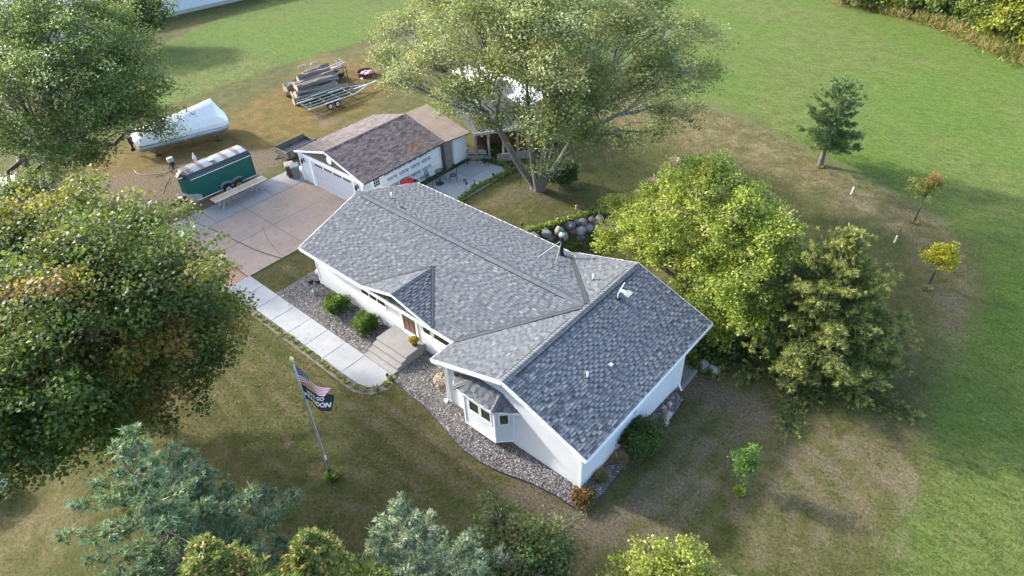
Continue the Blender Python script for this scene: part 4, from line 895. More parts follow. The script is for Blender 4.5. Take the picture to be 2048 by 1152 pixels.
m = MB(); m.bar((-.3, -.5, .42), (-1.35, 0, .42), .06, .09); m.bar((-.3, .5, .42), (-1.35, 0, .42), .06, .09); m.box((-1.55, -.05, .38), (-1.3, .05, .5)); m.tube([(-1.25, .02, .05), (-1.25, .02, .75)], .035, 8); m.build('tongue', METD, tr)
t = MB(); t.tube([(-.78, 0, .50), (-.78, 0, .68)], .3, 20); sp_ = t.build('spare_wheel', RUBBER, tr); t = MB(); t.tube([(-.78, 0, .66), (-.78, 0, .70)], .16, 16); t.build('rim', RIM, sp_)
# wrapped pontoon boat ------------------------------------------------------------
bt = thing('wrapped_boat', 'pontoon boat in white shrink wrap standing on jacks under the left maple', 'boat', (-23.0, 4.9, 0), math.radians(71.5))
hl, hwid = 3.45, 1.25
sec = [(-hl, .8, 1.5), (-hl+.4, 1.2, 1.85), (-1.5, hwid, 2.1), (.8, hwid, 2.5), (hl-.7, hwid, 2.9), (hl-.28, 1.2, 2.0), (hl, .95, 1.5)]
V_ = []
wobz = lambda: random.uniform(-.03, .03)
for x, hw_, zr in sec:
    row = [(x, -hw_, 1.0), (x, -hw_, 1.30), (x, -hw_*.88, 1.3+(zr-1.3)*.36+wobz()), (x, -hw_*.3, 1.3+(zr-1.3)*.86+wobz()), (x, 0, zr), (x, hw_*.3, 1.3+(zr-1.3)*.86), (x, hw_*.88, 1.3+(zr-1.3)*.36), (x, hw_, 1.30), (x, hw_, 1.0)]; V_ += row
F_ = [(i*9+j, i*9+j+1, (i+1)*9+j+1, (i+1)*9+j) for i in range(len(sec)-1) for j in range(8)]+[tuple(range(9)), tuple(range(54, 63))[::-1]]
wm = NB('shrink_wrap'); wn = wm.noise(2.2, 5, .6, wm.coord('Object', (1, 3, 1)), .8); WRAPB = wm.fin(wm.mix(wn, (.70, .73, .76), (.84, .85, .86)), .3, wn, .55, .06)
m = MB(); m.add(V_, F_); bw = m.build('wrap', WRAPB, bt); md = bw.modifiers.new('bevel', 'BEVEL'); md.width = .05; md.segments = 2; md.limit_method = 'ANGLE'; md.angle_limit = math.radians(25)
alu = plain('dull_aluminium', (.30, .33, .36), .4, .55, .25, 2)
for s_ in (-1, 1): mb = MB(); mb.tube([(-hl+.1, s_*.98, .78), (-hl+.4, s_*.98, .76), (hl-.7, s_*.98, .76), (hl-.3, s_*.98, .84), (hl-.02, s_*.98, 1.0)], [.2, .31, .31, .24, .05], 14); mb.build('pontoon', alu, bt, smooth=True)
m = MB(); m.box((-hl+.1, -1.2, .98), (hl-.15, 1.2, 1.06)); m.build('deck', GALV, bt)
m = MB(); m.box((-hl-.35, -.22, .95), (-hl, .22, 1.5)); m.tube([(-hl-.2, 0, .95), (-hl-.25, 0, .5)], .08, 8); m.box((-hl-.4, -.04, .3), (-hl-.1, .04, .55)); m.build('outboard', BLACKP, bt)
for x in (-2.3, 2.2):
    for s_ in (-1, 1): mb = MB(); mb.tube([(x, s_*.98, .45), (x+.1, s_*1.15, .04)], .05, 6); mb.box((x-.1, s_*1.15-.17, 0), (x+.3, s_*1.15+.17, .06)); mb.build('jack', METD, bt)
m = MB(); m.bar((-2.3, -1.1, .42), (-2.3, 1.1, .42), .12, .1); m.bar((2.2, -1.1, .42), (2.2, 1.1, .42), .12, .1); m.build('cradle_beam', plain('old_timber', (.26, .15, .08), .9), bt)
# camper at the far left, partly under the trees ------------------------------------
cp = thing('travel_trailer', 'white-roofed grey-sided camper at the left edge under the maple', 'camper', (-21.9, -9.7, 0), math.radians(69))
m = MB(); m.box((-2.8, -.9, .5), (2.8, .9, 2.65)); m.build('body', plain('grey_side', (.27, .29, .33), .5), cp, bevel=.1)
m = MB(); m.box((-2.85, -.95, 2.62), (2.85, .95, 2.75)); m.build('roof', WHITE, cp, bevel=.04)
for s_ in (-1, 1): wheel(cp, .2, s_*.78, .34, .2, RIM, s_)
cv = thing('parked_car', 'pale car corner showing under the maple at the left edge', 'car', at(-8, 985)[:3]+np.array([-1.5, -.6, 0]), math.radians(15))
m = MB(); m.prism([(-2.2, -.85), (1.9, -.85), (2.15, -.6), (2.25, 0), (2.15, .6), (1.9, .85), (-2.2, .85)], .3, .85); m.build('body', plain('pale_blue_paint', (.60, .68, .72), .3), cv, bevel=.12)
m = MB(); m.slab([(-1.6, -.7, 1.4), (.3, -.7, 1.4), (.3, .7, 1.4), (-1.6, .7, 1.4)], .56); m.build('cabin', GLASS, cv, bevel=.2)
for x in (-1.4, 1.4):
    for s_ in (-1, 1): wheel(cv, x, s_*.7, .31, .2, RIM, s_)
# small dump trailer behind the garage ------------------------------------------------
dt = thing('utility_trailer', 'low dark grey open-topped trailer parked along the far side of the garage', 'trailer', (-14.1, 9.2, 0), math.radians(92))
m = MB(); m.box((-1.5, -.85, .42), (1.5, .85, .5)); bed_ = m.build('bed', plain('dusty_floor', (.19, .165, .15), .9), dt); dt.scale = (.9, .9, .9); PANEL = plain('panel_board', (.10, .098, .09), .8, 0, .3)
for nm, a, b_ in (('side_panel', (-1.5, -.88, .45), (1.5, -.82, .98)), ('side_panel', (-1.5, .82, .45), (1.5, .88, .98)), ('end_panel', (-1.55, -.88, .45), (-1.48, .88, .98)), ('end_panel', (1.48, -.88, .45), (1.55, .88, .8))): mb = MB(); mb.box(a, b_); mb.build(nm, PANEL, dt)
m = MB()
for s_ in (-1, 1):
    m.bar((-1.5, s_*.85, 1.0), (1.5, s_*.85, 1.0), .07, .05)
    for k in range(6): m.box((-1.4+k*.55, s_*.9-.02, .45), (-1.35+k*.55, s_*.9+.02, 1.0))
m.build('rail', GALV if False else METD, dt, kind='stuff')
for s_ in (-1, 1): wheel(dt, 0, s_*.78, .3, .18, RIM, s_)
m = MB(); m.bar((-1.5, -.3, .42), (-2.2, 0, .42), .06, .08); m.bar((-1.5, .3, .42), (-2.2, 0, .42), .06, .08); m.build('tongue', METD, dt)
# bunk boat trailer -------------------------------------------------------------------
bt2 = thing('boat_trailer', 'empty galvanized boat trailer with dark carpeted bunks beside the log pile', 'trailer', (-19.55, 16.7, 0), math.radians(84))
m = MB()
for s_ in (-1, 1): m.bar((-2.9, s_*.95, .5), (1.6, s_*.95, .5), .07, .1); m.tube([(1.6, s_*.95, .5), (2.6, s_*.55, .5), (3.4, s_*.1, .5)], .045, 8)
for x in (-2.6, -.9, .3, 1.5): m.bar((x, -.95, .46), (x, .95, .46), .06, .08)
m.bar((1.5, 0, .5), (4.3, 0, .5), .09, .09); m.box((4.2, -.06, .45), (4.5, .06, .58)); m.build('frame', GALV, bt2)
carp = plain('bunk_carpet', (.025, .045, .048), .95, 0, .3)
for y in (-.85, -.3, .3, .85):
    mb = MB(); mb.bar((-2.95, y, .72), (1.9 if abs(y) < .5 else 1.2, y, .72), .2, .07); mb.build('bunk', carp, bt2)
m = MB(); 
for x in (-2.6, 1.2):
    for s_ in (-1, 1): m.tube([(x, s_*1.02, .5), (x, s_*1.02, 1.15)], .025, 8)
m.tube([(3.3, 0, .5), (3.2, 0, 1.2)], .04, 8); m.bar((3.1, -.15, 1.15), (3.1, .15, 1.15), .1, .1); m.build('guide_post', GALV, bt2)
for x in (-.95, -.25):
    for s_ in (-1, 1): wheel(bt2, x, s_*1.0, .29, .17, RIM, s_)
m = MB()
for s_ in (-1, 1): m = MB(); m.box((-1.35, s_*1.1-.12, .62), (.15, s_*1.1+.12, .65)); m.build('fender', GALV, bt2)
# logs -----------------------------------------------------------------------------
def log(a, b_, r, lab, r2=None):
    a = np.array(a, float); b_ = np.array(b_, float); L_ = np.linalg.norm(b_-a); d = (b_-a)/L_; x = np.cross(d, [0, 0, 1.0]); x /= np.linalg.norm(x); y = np.cross(x, d); K = 12; S_ = 8; V_ = []; ph = rng.uniform(0, 6, 4); r2 = r2 or r*.85
    for i in range(S_):
        t = i/(S_-1); c = a+(b_-a)*t+x*math.sin(t*5+ph[0])*r*.35+y*math.sin(t*4+ph[3])*r*.18
        for j in range(K):
            th = 2*math.pi*j/K; rr_ = (r*(1-t)+r2*t)*(1+.16*math.sin(3*th+ph[1]+t*4)+.10*math.sin(5*th+ph[2]-t*6)+rng.normal(0, .06)); V_.append(c+(x*math.cos(th)+y*math.sin(th))*rr_)
    F_ = [(i*K+j, (i+1)*K+j, (i+1)*K+(j+1) % K, i*K+(j+1) % K) for i in range(S_-1) for j in range(K)]
    o = np_mesh('log', V_, F_, LOG, None); tag(o, lab, 'log', 'logs in the pile')
    for e_, sgn in ((0, -1), (S_-1, 1)):
        np_mesh('cut_end', [v+d*sgn*.004 for v in V_[e_*K:(e_+1)*K]], [tuple(range(K)) if sgn < 0 else tuple(range(K))[::-1]], CUT, o)
LG = [((-21.9, 14.3), (-20.6, 19.2), .24, .28, 'long thin grey log nearest the boat trailer'), ((-22.3, 14.9), (-21.5, 18.6), .42, .42, 'thickest log with a split end, second from the boat trailer'), ((-22.6, 15.3), (-21.7, 19.0), .95, .30, 'log lying on top of the thickest log'),
      ((-23.3, 15.1), (-22.7, 18.4), .3, .3, 'short log low in the middle of the pile'), ((-23.3, 15.6), (-22.6, 19.4), .9, .33, 'log resting on the middle of the pile'), ((-24.4, 15.3), (-24.4, 18.6), .45, .36, 'thick log jutting out at the left of the pile'),
      ((-24.2, 16.6), (-23.6, 19.6), .95, .30, 'upper log near the steel hoops'), ((-25.2, 16.2), (-25.3, 18.8), .3, .28, 'low log at the back left of the pile'), ((-24.9, 17.6), (-24.6, 20.2), .9, .30, 'topmost log tilted at the back of the pile'), ((-24.4, 18.0), (-24.0, 20.6), .35, .3, 'log under the topmost one at the back'),
      ((-23.9, 14.9), (-23.1, 16.2), .2, .22, 'small dark branch poking out at the front of the pile')]
for a, b_, z, r, lab in LG: log((*a, max(z, r)), (*b_, max(z, r)+rng.uniform(0, .15)), r, lab)
def hoop(x, y, lab):
    t = MB(); t.tube([(x, y-.42, 0), (x, y-.42, 1.15), (x, y-.36, 1.25), (x, y+.36, 1.25), (x, y+.42, 1.15), (x, y+.42, 0)], .035, 8); tag(t.build('steel_hoop', GALV), lab, 'hoop')
hoop(-26.1, 18.4, 'taller steel hoop standing behind the logs, left one'); hoop(-25.8, 19.6, 'lower steel hoop standing behind the logs, right one')
rk = thing('scrap_rack', 'rusty dark frame rack holding grey boards beside the log pile', 'rack', (-23.2, 20.3, 0), math.radians(75))
for x in (-.55, .55):
    for y in (-.4, .4): mb = MB(); mb.bar((x, y, 0), (x, y, 1.2), .06, .06); mb.build('leg', METD, rk)
m = MB(); 
for z in (.25, .7, 1.15):
    for y in (-.4, .4): m.bar((-.6, y, z), (.6, y, z), .05, .05)
    for x in (-.55, .55): m.bar((x, -.4, z), (x, .4, z), .05, .05)
m.build('frame', plain('rusty_steel', (.10, .055, .035), .8, .2, .3), rk)
for k in range(6): mb = MB(); mb.bar((-.75+rng.uniform(-.1, .1), -.38+k*.15, 1.22+.03*(k % 2)), (.75, -.38+k*.15+rng.uniform(-.06, .06), 1.22+.12*(k % 3)), .12, .04); mb.build('board', WOODG, rk)
m = MB(); m.box((-.4, -.3, .28), (.3, .3, .62)); m.build('scrap_bin', METD, rk, bevel=.03)
ws_ = MB(); ws_.box((-.3, -.25, 0), (.3, .25, .04)); 
ws_ = MB()
for y in (-.25, .25): ws_.tube([(-.15, y, 0), (-.15, y, 1.0), (.15, y, 1.0), (.15, y, 0)], .03, 6)
ws_.tube([(-.15, -.25, .6), (-.15, .25, .6)], .025, 6); tag(ws_.build('sawhorse', GALV, None, loc=(-25.0, 21.6, .0)), 'grey tube stand behind the scrap rack', 'stand')
# fire ring -----------------------------------------------------------------------
fr = thing('fire_ring', 'rusty steel fire ring with pale ash and scraps', 'fire pit', at(732, 150))
K = 28; Vr = []; 
for r, z in ((.82, 0), (.86, .38), (.78, .38), (.74, .05)): Vr += [(r*math.cos(2*math.pi*k/K), r*math.sin(2*math.pi*k/K), z) for k in range(K)]
m = MB(); m.add(Vr, [(i*K+k, i*K+(k+1) % K, (i+1)*K+(k+1) % K, (i+1)*K+k) for i in range(3) for k in range(K)]); m.build('ring', plain('rust_red', (.13, .035, .03), .85, .1, .3), fr)
m = MB(); m.tube([(0, 0, .02), (0, 0, .12)], [.74, .6], 20); m.build('ash', plain('ash_bed', (.36, .20, .13), .95, 0, .35, 6, .5), fr)
for k in range(9): a = rng.uniform(0, 6.3); r = rng.uniform(.1, .55); mb = MB(); mb.bar((r*math.cos(a), r*math.sin(a), .18), (r*math.cos(a)+rng.uniform(-.3, .3), r*math.sin(a)+rng.uniform(-.3, .3), .25), rng.uniform(.1, .2), .05); mb.build('scrap', plain('pale_scrap', (.68, .62, .52), .8), fr)
# long plank table on trestles --------------------------------------------------------
pt = thing('plank_table', 'long bare plank table on folding trestles in front of the green trailer', 'table', (-11.78, 2.95, 0), math.radians(89.5))
for k, y in enumerate((-.34, -.15, .04, .23)): mb = MB(); mb.box((-1.98+.03*(k % 2), y-.088, .73), (1.97, y+.088, .77)); mb.build('plank', WOODP if k in (1, 2) else WOODL, pt)
for x in (-1.25, 1.25):
    mb = MB()
    for y in (-.3, .28): mb.tube([(x-.3, y, 0), (x, y*.9, .72), (x+.3, y, 0)], .02, 6)
    mb.tube([(x-.3, -.3, .02), (x-.3, .28, .02)], .018, 6); mb.tube([(x+.3, -.3, .02), (x+.3, .28, .02)], .018, 6); mb.bar((x, -.35, .71), (x, .35, .71), .06, .05); mb.build('trestle', GALV, pt)
# wheeled bins -------------------------------------------------------------------------
def bin_(p, rz, mat, lm, lab):
    r = thing('wheeled_bin', lab, 'bin', p, rz)
    m = MB(); m.add([(-.22, -.24, .05), (.22, -.24, .05), (.22, .24, .05), (-.22, .24, .05), (-.30, -.3, .95), (.3, -.3, .95), (.3, .3, .95), (-.3, .3, .95)], [(0, 3, 2, 1), (4, 5, 6, 7), (0, 1, 5, 4), (1, 2, 6, 5), (2, 3, 7, 6), (3, 0, 4, 7)]); m.build('body', mat, r, bevel=.03)
    m = MB(); m.add([(-.33, -.34, .94), (.33, -.34, .94), (.33, .34, .98), (-.33, .34, .98), (-.28, -.28, 1.02), (.28, -.28, 1.02), (.28, .3, 1.08), (-.28, .3, 1.08)], [(0, 3, 2, 1), (4, 5, 6, 7), (0, 1, 5, 4), (1, 2, 6, 5), (2, 3, 7, 6), (3, 0, 4, 7)]); m.build('lid', lm, r, bevel=.02)
    for x in (-.3, .3): mb = MB(); mb.tube([(x-.03, .27, .12), (x+.03, .27, .12)], .12, 14); mb.build('wheel', RUBBER, r)
    m = MB(); m.tube([(-.25, .36, .95), (.25, .36, .95)], .02, 6); m.build('handle', mat, r)
bg = plain('grey_bin', (.13, .15, .16), .5); bb_ = plain('brown_bin', (.10, .055, .035), .5)
bin_(at(584, 353), math.radians(60), bb_, plain('tan_lid', (.30, .25, .20), .5), 'brown wheeled bin beside the garage corner'); bin_(at(595, 356), math.radians(60), bg, bg, 'grey wheeled bin beside the garage corner')
m = MB(); m.tube([(0, 0, .0), (0, 0, .3), (.02, 0, .42)], [.18, .22, .1], 10); tag(m.build('white_bag', WHITE, None, loc=at(604, 345)), 'small white bag behind the grey bin', 'bag')
# outboard motor, white jug, hoses ------------------------------------------------------
om = thing('outboard_motor', 'old outboard motor on a stand at the left end of the green trailer', 'motor', at(349, 342)); 
m = MB(); m.box((-.16, -.2, .75), (.16, .22, 1.1)); m.build('cowl', plain('grey_cowl', (.42, .42, .42), .4), om, bevel=.07)
m = MB(); m.box((-.13, -.17, .6), (.13, .18, .76)); m.tube([(0, 0, .62), (0, .03, .15)], [.09, .06], 8); m.box((-.2, -.02, .1), (.1, .02, .3)); m.build('leg', BLACKP, om)
m = MB(); 
for s_ in (-1, 1): m.tube([(-.3, s_*.28, 0), (0, s_*.1, .7), (.3, s_*.28, 0)], .025, 6)
m.build('stand', METD, om)
ck = MB(); ck.tube([(0, 0, 0), (0, 0, .3), (0, 0, .42), (0, 0, .7)], [.12, .15, .1, .02], 10); tag(ck.build('white_canister', WHITE, None, loc=at(391, 322)), 'white canister standing behind the green trailer', 'canister')
def hose(name, pts, r, mat, lab, z=.03):
    P_ = [Vector(at(*p, z)) for p in pts]; out = []
    for i in range(len(P_)-1):
        p0, p1, p2, p3 = P_[max(i-1, 0)], P_[i], P_[i+1], P_[min(i+2, len(P_)-1)]
        for k in range(6): t = k/6; out.append(.5*((2*p1)+(p2-p0)*t+(2*p0-5*p1+4*p2-p3)*t*t+(3*p1-p0-3*p2+p3)*t**3))
    out.append(P_[-1]); m = MB(); m.tube(out, r, 6); tag(m.build(name, mat, None, smooth=True), lab, 'hose')
hose('garden_hose', [(352, 418), (358, 426), (372, 432), (385, 432), (391, 441), (400, 449), (430, 461), (470, 480), (510, 499), (545, 511), (563, 516)], .022, plain('brown_hose', (.06, .05, .04), .6), 'dark hose snaking across the driveway towards the house', .075)
hose('hose', [(568, 517), (590, 523), (612, 532)], .018, BLACKP, 'dark hose end lying on the small lawn by the driveway', .03)
hose('pale_hose', [(268, 340), (275, 347), (295, 349), (330, 345), (345, 338)], .018, plain('pale_hose', (.38, .37, .30), .6), 'pale hose lying in the grass by the outboard motor')
hose('dark_hose', [(310, 355), (325, 350), (338, 356), (330, 372), (326, 388)], .015, METD, 'thin dark cord curling in the grass left of the green trailer')
# ------------------------------------------------------------------ patio things
IRON = plain('black_iron', (.028, .034, .032), .5, .5)
def chair(p, rz, lab):
    r = thing('patio_chair', lab, 'chair', p, rz, 'wrought iron patio chairs')
    for sx in (-1, 1):
        for sy in (-1, 1): mb = MB(); mb.tube([(sx*.2, sy*.2, .43), (sx*.25, sy*.24, .2), (sx*.29, sy*.28, .0)], .018, 6); mb.build('leg', IRON, r)
    m = MB(); m.tube([(.24*math.cos(a), .24*math.sin(a), .44) for a in np.linspace(0, 6.283, 15)], .018, 6); m.build('seat_rim', IRON, r)
    m = MB()
    for k in range(-3, 4): c = math.sqrt(.23**2-(k*.065)**2); m.bar((k*.065, -c, .44), (k*.065, c, .44), .022, .006); m.bar((-c, k*.065, .437), (c, k*.065, .437), .022, .006)
    m.build('seat_mesh', IRON, r, kind='stuff')
    pts = [(-.22, .2, .44), (-.24, .26, .7), (-.2, .3, .9), (-.1, .32, 1.0), (.1, .32, 1.0), (.2, .3, .9), (.24, .26, .7), (.22, .2, .44)]; m = MB(); m.tube(pts, .018, 6); m.build('back_frame', IRON, r)
    m = MB()
    for k in range(-2, 3): m.bar((k*.08, .21, .46), (k*.08, .315, .96), .016, .01)
    for z in (.6, .75, .88): m.bar((-.21, .21+(z-.44)*.2, z), (.21, .21+(z-.44)*.2, z), .012, .012)
    m.build('back_mesh', IRON, r, kind='stuff')
chair((-2.75, 12.15, .05), math.radians(110), 'wrought iron chair on the house side of the patio table'); chair((-1.85, 13.45, .05), math.radians(-50), 'wrought iron chair on the far side of the patio table')
t_ = thing('patio_table', 'round glass-topped iron table between the two patio chairs', 'table', (-2.5, 12.95, .05))
m = MB(); m.tube([(.42*math.cos(a), .42*math.sin(a), .72) for a in np.linspace(0, 6.283, 21)], .02, 6); m.build('rim', IRON, t_)
m = MB()
for k in range(-4, 5): c = math.sqrt(.41**2-(k*.095)**2); m.bar((k*.095, -c, .72), (k*.095, c, .72), .03, .006); m.bar((-c, k*.095, .717), (c, k*.095, .717), .03, .006)
m.build('top_mesh', IRON, t_, kind='stuff')
for a in (.5, 2.1, 3.7, 5.2): mb = MB(); mb.tube([(.3*math.cos(a), .3*math.sin(a), .7), (.15*math.cos(a), .15*math.sin(a), .4), (.36*math.cos(a), .36*math.sin(a), 0)], .017, 6); mb.build('leg', IRON, t_)
def ubase(p, lab, h=.45):
    r = thing('umbrella_base', lab, 'umbrella base', p); m = MB(); m.tube([(0, 0, 0), (0, 0, .05), (0, 0, .09)], [.28, .27, .08], 20); m.build('base', BLACKP, r); m = MB(); m.tube([(0, 0, .08), (0, 0, h)], .03, 10); m.build('sleeve', METD, r)
ubase((-2.3, 12.55, .05), 'heavy black umbrella base under the patio table'); ubase((*at(950, 374)[:2], .05), 'black umbrella base standing empty at the lawn edge of the patio', .5)
bn = thing('garden_bench', 'wooden bench with black legs at the far edge of the patio', 'bench', (-2.35, 16.3, .05), math.atan2(16.49-15.93, -1.97+2.71))
for k in range(3): mb = MB(); mb.box((-.7, -.2+k*.14, .44), (.7, -.08+k*.14, .47)); mb.build('seat_slat', WOODG, bn)
for k in range(3): mb = MB(); mb.box((-.7, .25+k*.02, .55+k*.12), (.7, .27+k*.02, .65+k*.12)); mb.build('back_slat', plain('pale_slat', (.34, .31, .26), .8), bn)
for x in (-.6, .6): mb = MB(); mb.bar((x, -.2, 0), (x, -.2, .44), .06, .06); mb.bar((x, .22, 0), (x, .32, .9), .06, .06); mb.bar((x, -.22, .42), (x, .26, .42), .05, .05); mb.build('leg', BLACKP, bn)
m = MB(); m.bar((-.6, 0, .2), (.6, 0, .2), .05, .05); m.build('stretcher', BLACKP, bn)
sdt = thing('side_table', 'small green-topped stand beside the bench', 'table', (*at(975, 328)[:2], .05))
m = MB(); m.box((-.32, -.2, .5), (.32, .2, .54)); m.build('top', plain('green_top', (.07, .16, .14), .5), sdt, bevel=.01)
for sx in (-1, 1):
    for sy in (-1, 1): mb = MB(); mb.bar((sx*.28, sy*.16, 0), (sx*.28, sy*.16, .5), .03, .03); mb.build('leg', METD, sdt)
gl = thing('grill', 'barbecue grill with a bright red lid against the wrapped garage wall', 'grill', (-3.05, 10.3, .05), math.radians(90))
RED = plain('red_enamel', (.62, .012, .015), .28)
m = MB(); pr = [(-.2, .7), (.24, .7), (.26, .85), (.15, 1.05), (-.1, 1.1), (-.22, .95)]
for x0, x1 in ((-.42, .42),): m.add([(x0, p[0], p[1]) for p in pr]+[(x1, p[0], p[1]) for p in pr], [tuple(range(6)), tuple(range(6, 12))[::-1]]+[(i, 6+i, 6+(i+1) % 6, (i+1) % 6) for i in range(6)])
m.build('lid', RED, gl, bevel=.03)
m = MB(); m.box((-.44, -.24, .5), (.44, .28, .7)); m.box((-.85, -.22, .66), (-.45, .24, .7)); m.box((.45, -.22, .66), (.85, .24, .7)); m.build('firebox', BLACKP, gl)
for x in (-.4, .4):
    for y in (-.2, .24): mb = MB(); mb.bar((x, y, 0), (x, y, .5), .04, .04); mb.build('leg', METD, gl)
m = MB(); m.tube([(-.35, -.28, .8), (.35, -.28, .8)], .02, 6); m.build('handle', GALV, gl)
by_ = thing('bicycle', 'bicycle leaning by the open shed wall', 'bicycle', (*at(926, 309)[:2], 0), math.radians(50))
for x in (-.5, .5): mb = MB(); mb.tube([(x+.32*math.cos(a), 0, .33+.32*math.sin(a)) for a in np.linspace(0, 6.283, 19)], .02, 6); mb.build('wheel', RUBBER, by_)
m = MB(); m.tube([(-.5, 0, .33), (-.15, 0, .8), (.4, 0, .8), (.5, 0, .33)], .018, 6); m.tube([(-.15, 0, .8), (0, 0, .33), (.4, 0, .78)], .018, 6); m.tube([(.4, -.25, .95), (.4, .25, .95)], .014, 6); m.build('frame', METD, by_)
m = MB(); m.box((-.3, -.06, .84), (-.05, .06, .89)); m.build('saddle', BLACKP, by_)
bb2 = MB(); bb2.box((-.3, -.3, 0), (.3, .3, .6)); tag(bb2.build('dark_crate', BLACKP, None, bevel=.03, loc=(-3.0, 17.6, 0)), 'dark crate beside the bicycle at the shed', 'crate')
def spinner(p, h, lab):
    r = thing('wind_spinner', lab, 'garden ornament', p); m = MB(); m.tube([(0, 0, 0), (0, 0, h)], .012, 6); m.build('stake', METD, r)
    m = MB()
    for k in range(10): a = k*math.pi/5; m.bar((.05*math.cos(a), .02, h+.05*math.sin(a)), (.24*math.cos(a), -.02, h+.24*math.sin(a)), .07, .01)
    m.build('petals', METD, r)
spinner(at(933, 388), .95, 'dark metal flower stake at the patio edge nearest the house')
def path_light(p, lab, h=.4):
    m = MB(); m.tube([(0, 0, 0), (0, 0, h*.6), (0, 0, h*.62), (0, 0, h*.9), (0, 0, h)], [.015, .015, .06, .08, .01], 8); tag(m.build('path_light', METD, None, loc=p), lab, 'light')
path_light(at(987, 357), 'small black post light on the lawn edge of the patio', .45); path_light(at(1023, 341), 'small black post light at the far corner of the patio', .5); path_light(at(1185, 428), 'short black post light behind the boulder wall', .45)
path_light(at(1044, 456), 'short dark stake light at the left end of the wall plants', .4)
m = MB(); m.tube([(0, 0, 0), (0, 0, 1.3)], .012, 6); tag(m.build('garden_stake', METD, None, loc=at(1225, 421)), 'tall thin dark stake behind the boulder wall', 'stake')
fd = thing('garden_lantern_pole', 'thin pole with a round yellow globe in front of the big maple', 'pole lamp', at(1041, 375)); m = MB(); m.tube([(0, 0, 0), (0, 0, 1.5)], .014, 6); m.build('pole', METD, fd)
m = MB(); m.tube([(0, 0, 1.42), (0, 0, 1.46), (0, 0, 1.56), (0, 0, 1.66), (0, 0, 1.7)], [.03, .11, .14, .11, .03], 12); m.build('globe', plain('yellow_globe', (.65, .50, .22), .4), fd, smooth=True)
orn = thing('stake_ornament', 'little orange and white figure on a stake behind the boulder wall', 'garden ornament', at(1152, 428)); m = MB(); m.tube([(0, 0, 0), (0, 0, .3)], .012, 6); m.build('stake', METD, orn)
m = MB(); m.tube([(0, 0, .3), (0, 0, .4), (0, 0, .5), (0, 0, .62), (0, 0, .7)], [.02, .09, .05, .08, .02], 8); m.build('figure', plain('orange_plastic', (.75, .22, .06), .4), orn)
# boulders of the retaining wall ----------------------------------------------------------
BPAL = [(.27, .215, .18), (.20, .14, .115), (.15, .15, .155), (.30, .275, .25), (.24, .125, .10), (.27, .22, .19), (.18, .165, .145)]
def boulder(c, r, name='boulder', lab=None, col=None, parent=None, flat=.75):
    me = bpy.data.meshes.new(name); bm = bmesh.new(); bmesh.ops.create_icosphere(bm, subdivisions=3, radius=1)
    s = np.array([r*rng.uniform(.85, 1.25), r*rng.uniform(.8, 1.1), r*flat*rng.uniform(.85, 1.1)]); ph = rng.uniform(0, 6, 6)
    cuts = [(unit(rng.normal(size=3)), rng.uniform(.62, .85)) for _ in range(7)]
    for v in bm.verts:
        p = np.array(v.co)
        for nrm, dd_ in cuts:
            k = p@nrm
            if k > dd_: p = p-nrm*(k-dd_)*.85
        p = p*(1+.05*math.sin(4*p[0]+ph[0])+.04*math.sin(6*p[1]+ph[1])+.03*math.sin(9*p[2]+ph[2])); v.co = Vector(p*s)
    for f in bm.faces: f.smooth = True
    bm.to_mesh(me); bm.free(); a = me.color_attributes.new('col', 'FLOAT_COLOR', 'POINT'); cc_ = np.ones((len(me.vertices), 4), np.float32)
    cl = np.array(col if col is not None else BPAL[rng.integers(0, len(BPAL))]); P_ = np.array([v.co for v in me.vertices]); vn = nz(P_[:, 0]*6, P_[:, 1]*6+P_[:, 2]*5, 1.2, int(rng.integers(1, 999)))
    cc_[:, :3] = cl*(1+.22*vn[:, None]); a.data.foreach_set('color', cc_.ravel()); me.materials.append(STONE)
    o = bpy.data.objects.new(name, me); link(o, parent); o.location = tuple(float(x) for x in c); o.rotation_euler = (0, 0, rng.uniform(0, 6))
    if lab: tag(o, lab, 'boulder')
    return o
bwall = thing('boulder_wall', 'curved retaining wall of rounded field boulders behind the house', 'retaining wall', (0, 0, 0))
# rows read off the photo: pixel x, y and height of each stone's centre
rows = [(-.15, [(1068, 474), (1092, 466), (1118, 462), (1140, 450), (1152, 444), (1165, 445), (1184, 441), (1197, 437), (1222, 446), (1238, 446), (1250, 450)], .30),
        (-.55, [(1075, 481), (1100, 476), (1127, 473), (1145, 462), (1161, 461), (1177, 455), (1192, 454), (1210, 458), (1230, 461)], .32),
        (-.95, [(1090, 490), (1117, 480), (1133, 474), (1160, 474), (1190, 463), (1203, 468), (1222, 472)], .31)]
for z, pp, r in rows:
    for px, py in pp:
        c = at(px, py, z); boulder(c, r*rng.uniform(1.05, 1.3), parent=bwall, flat=.85)
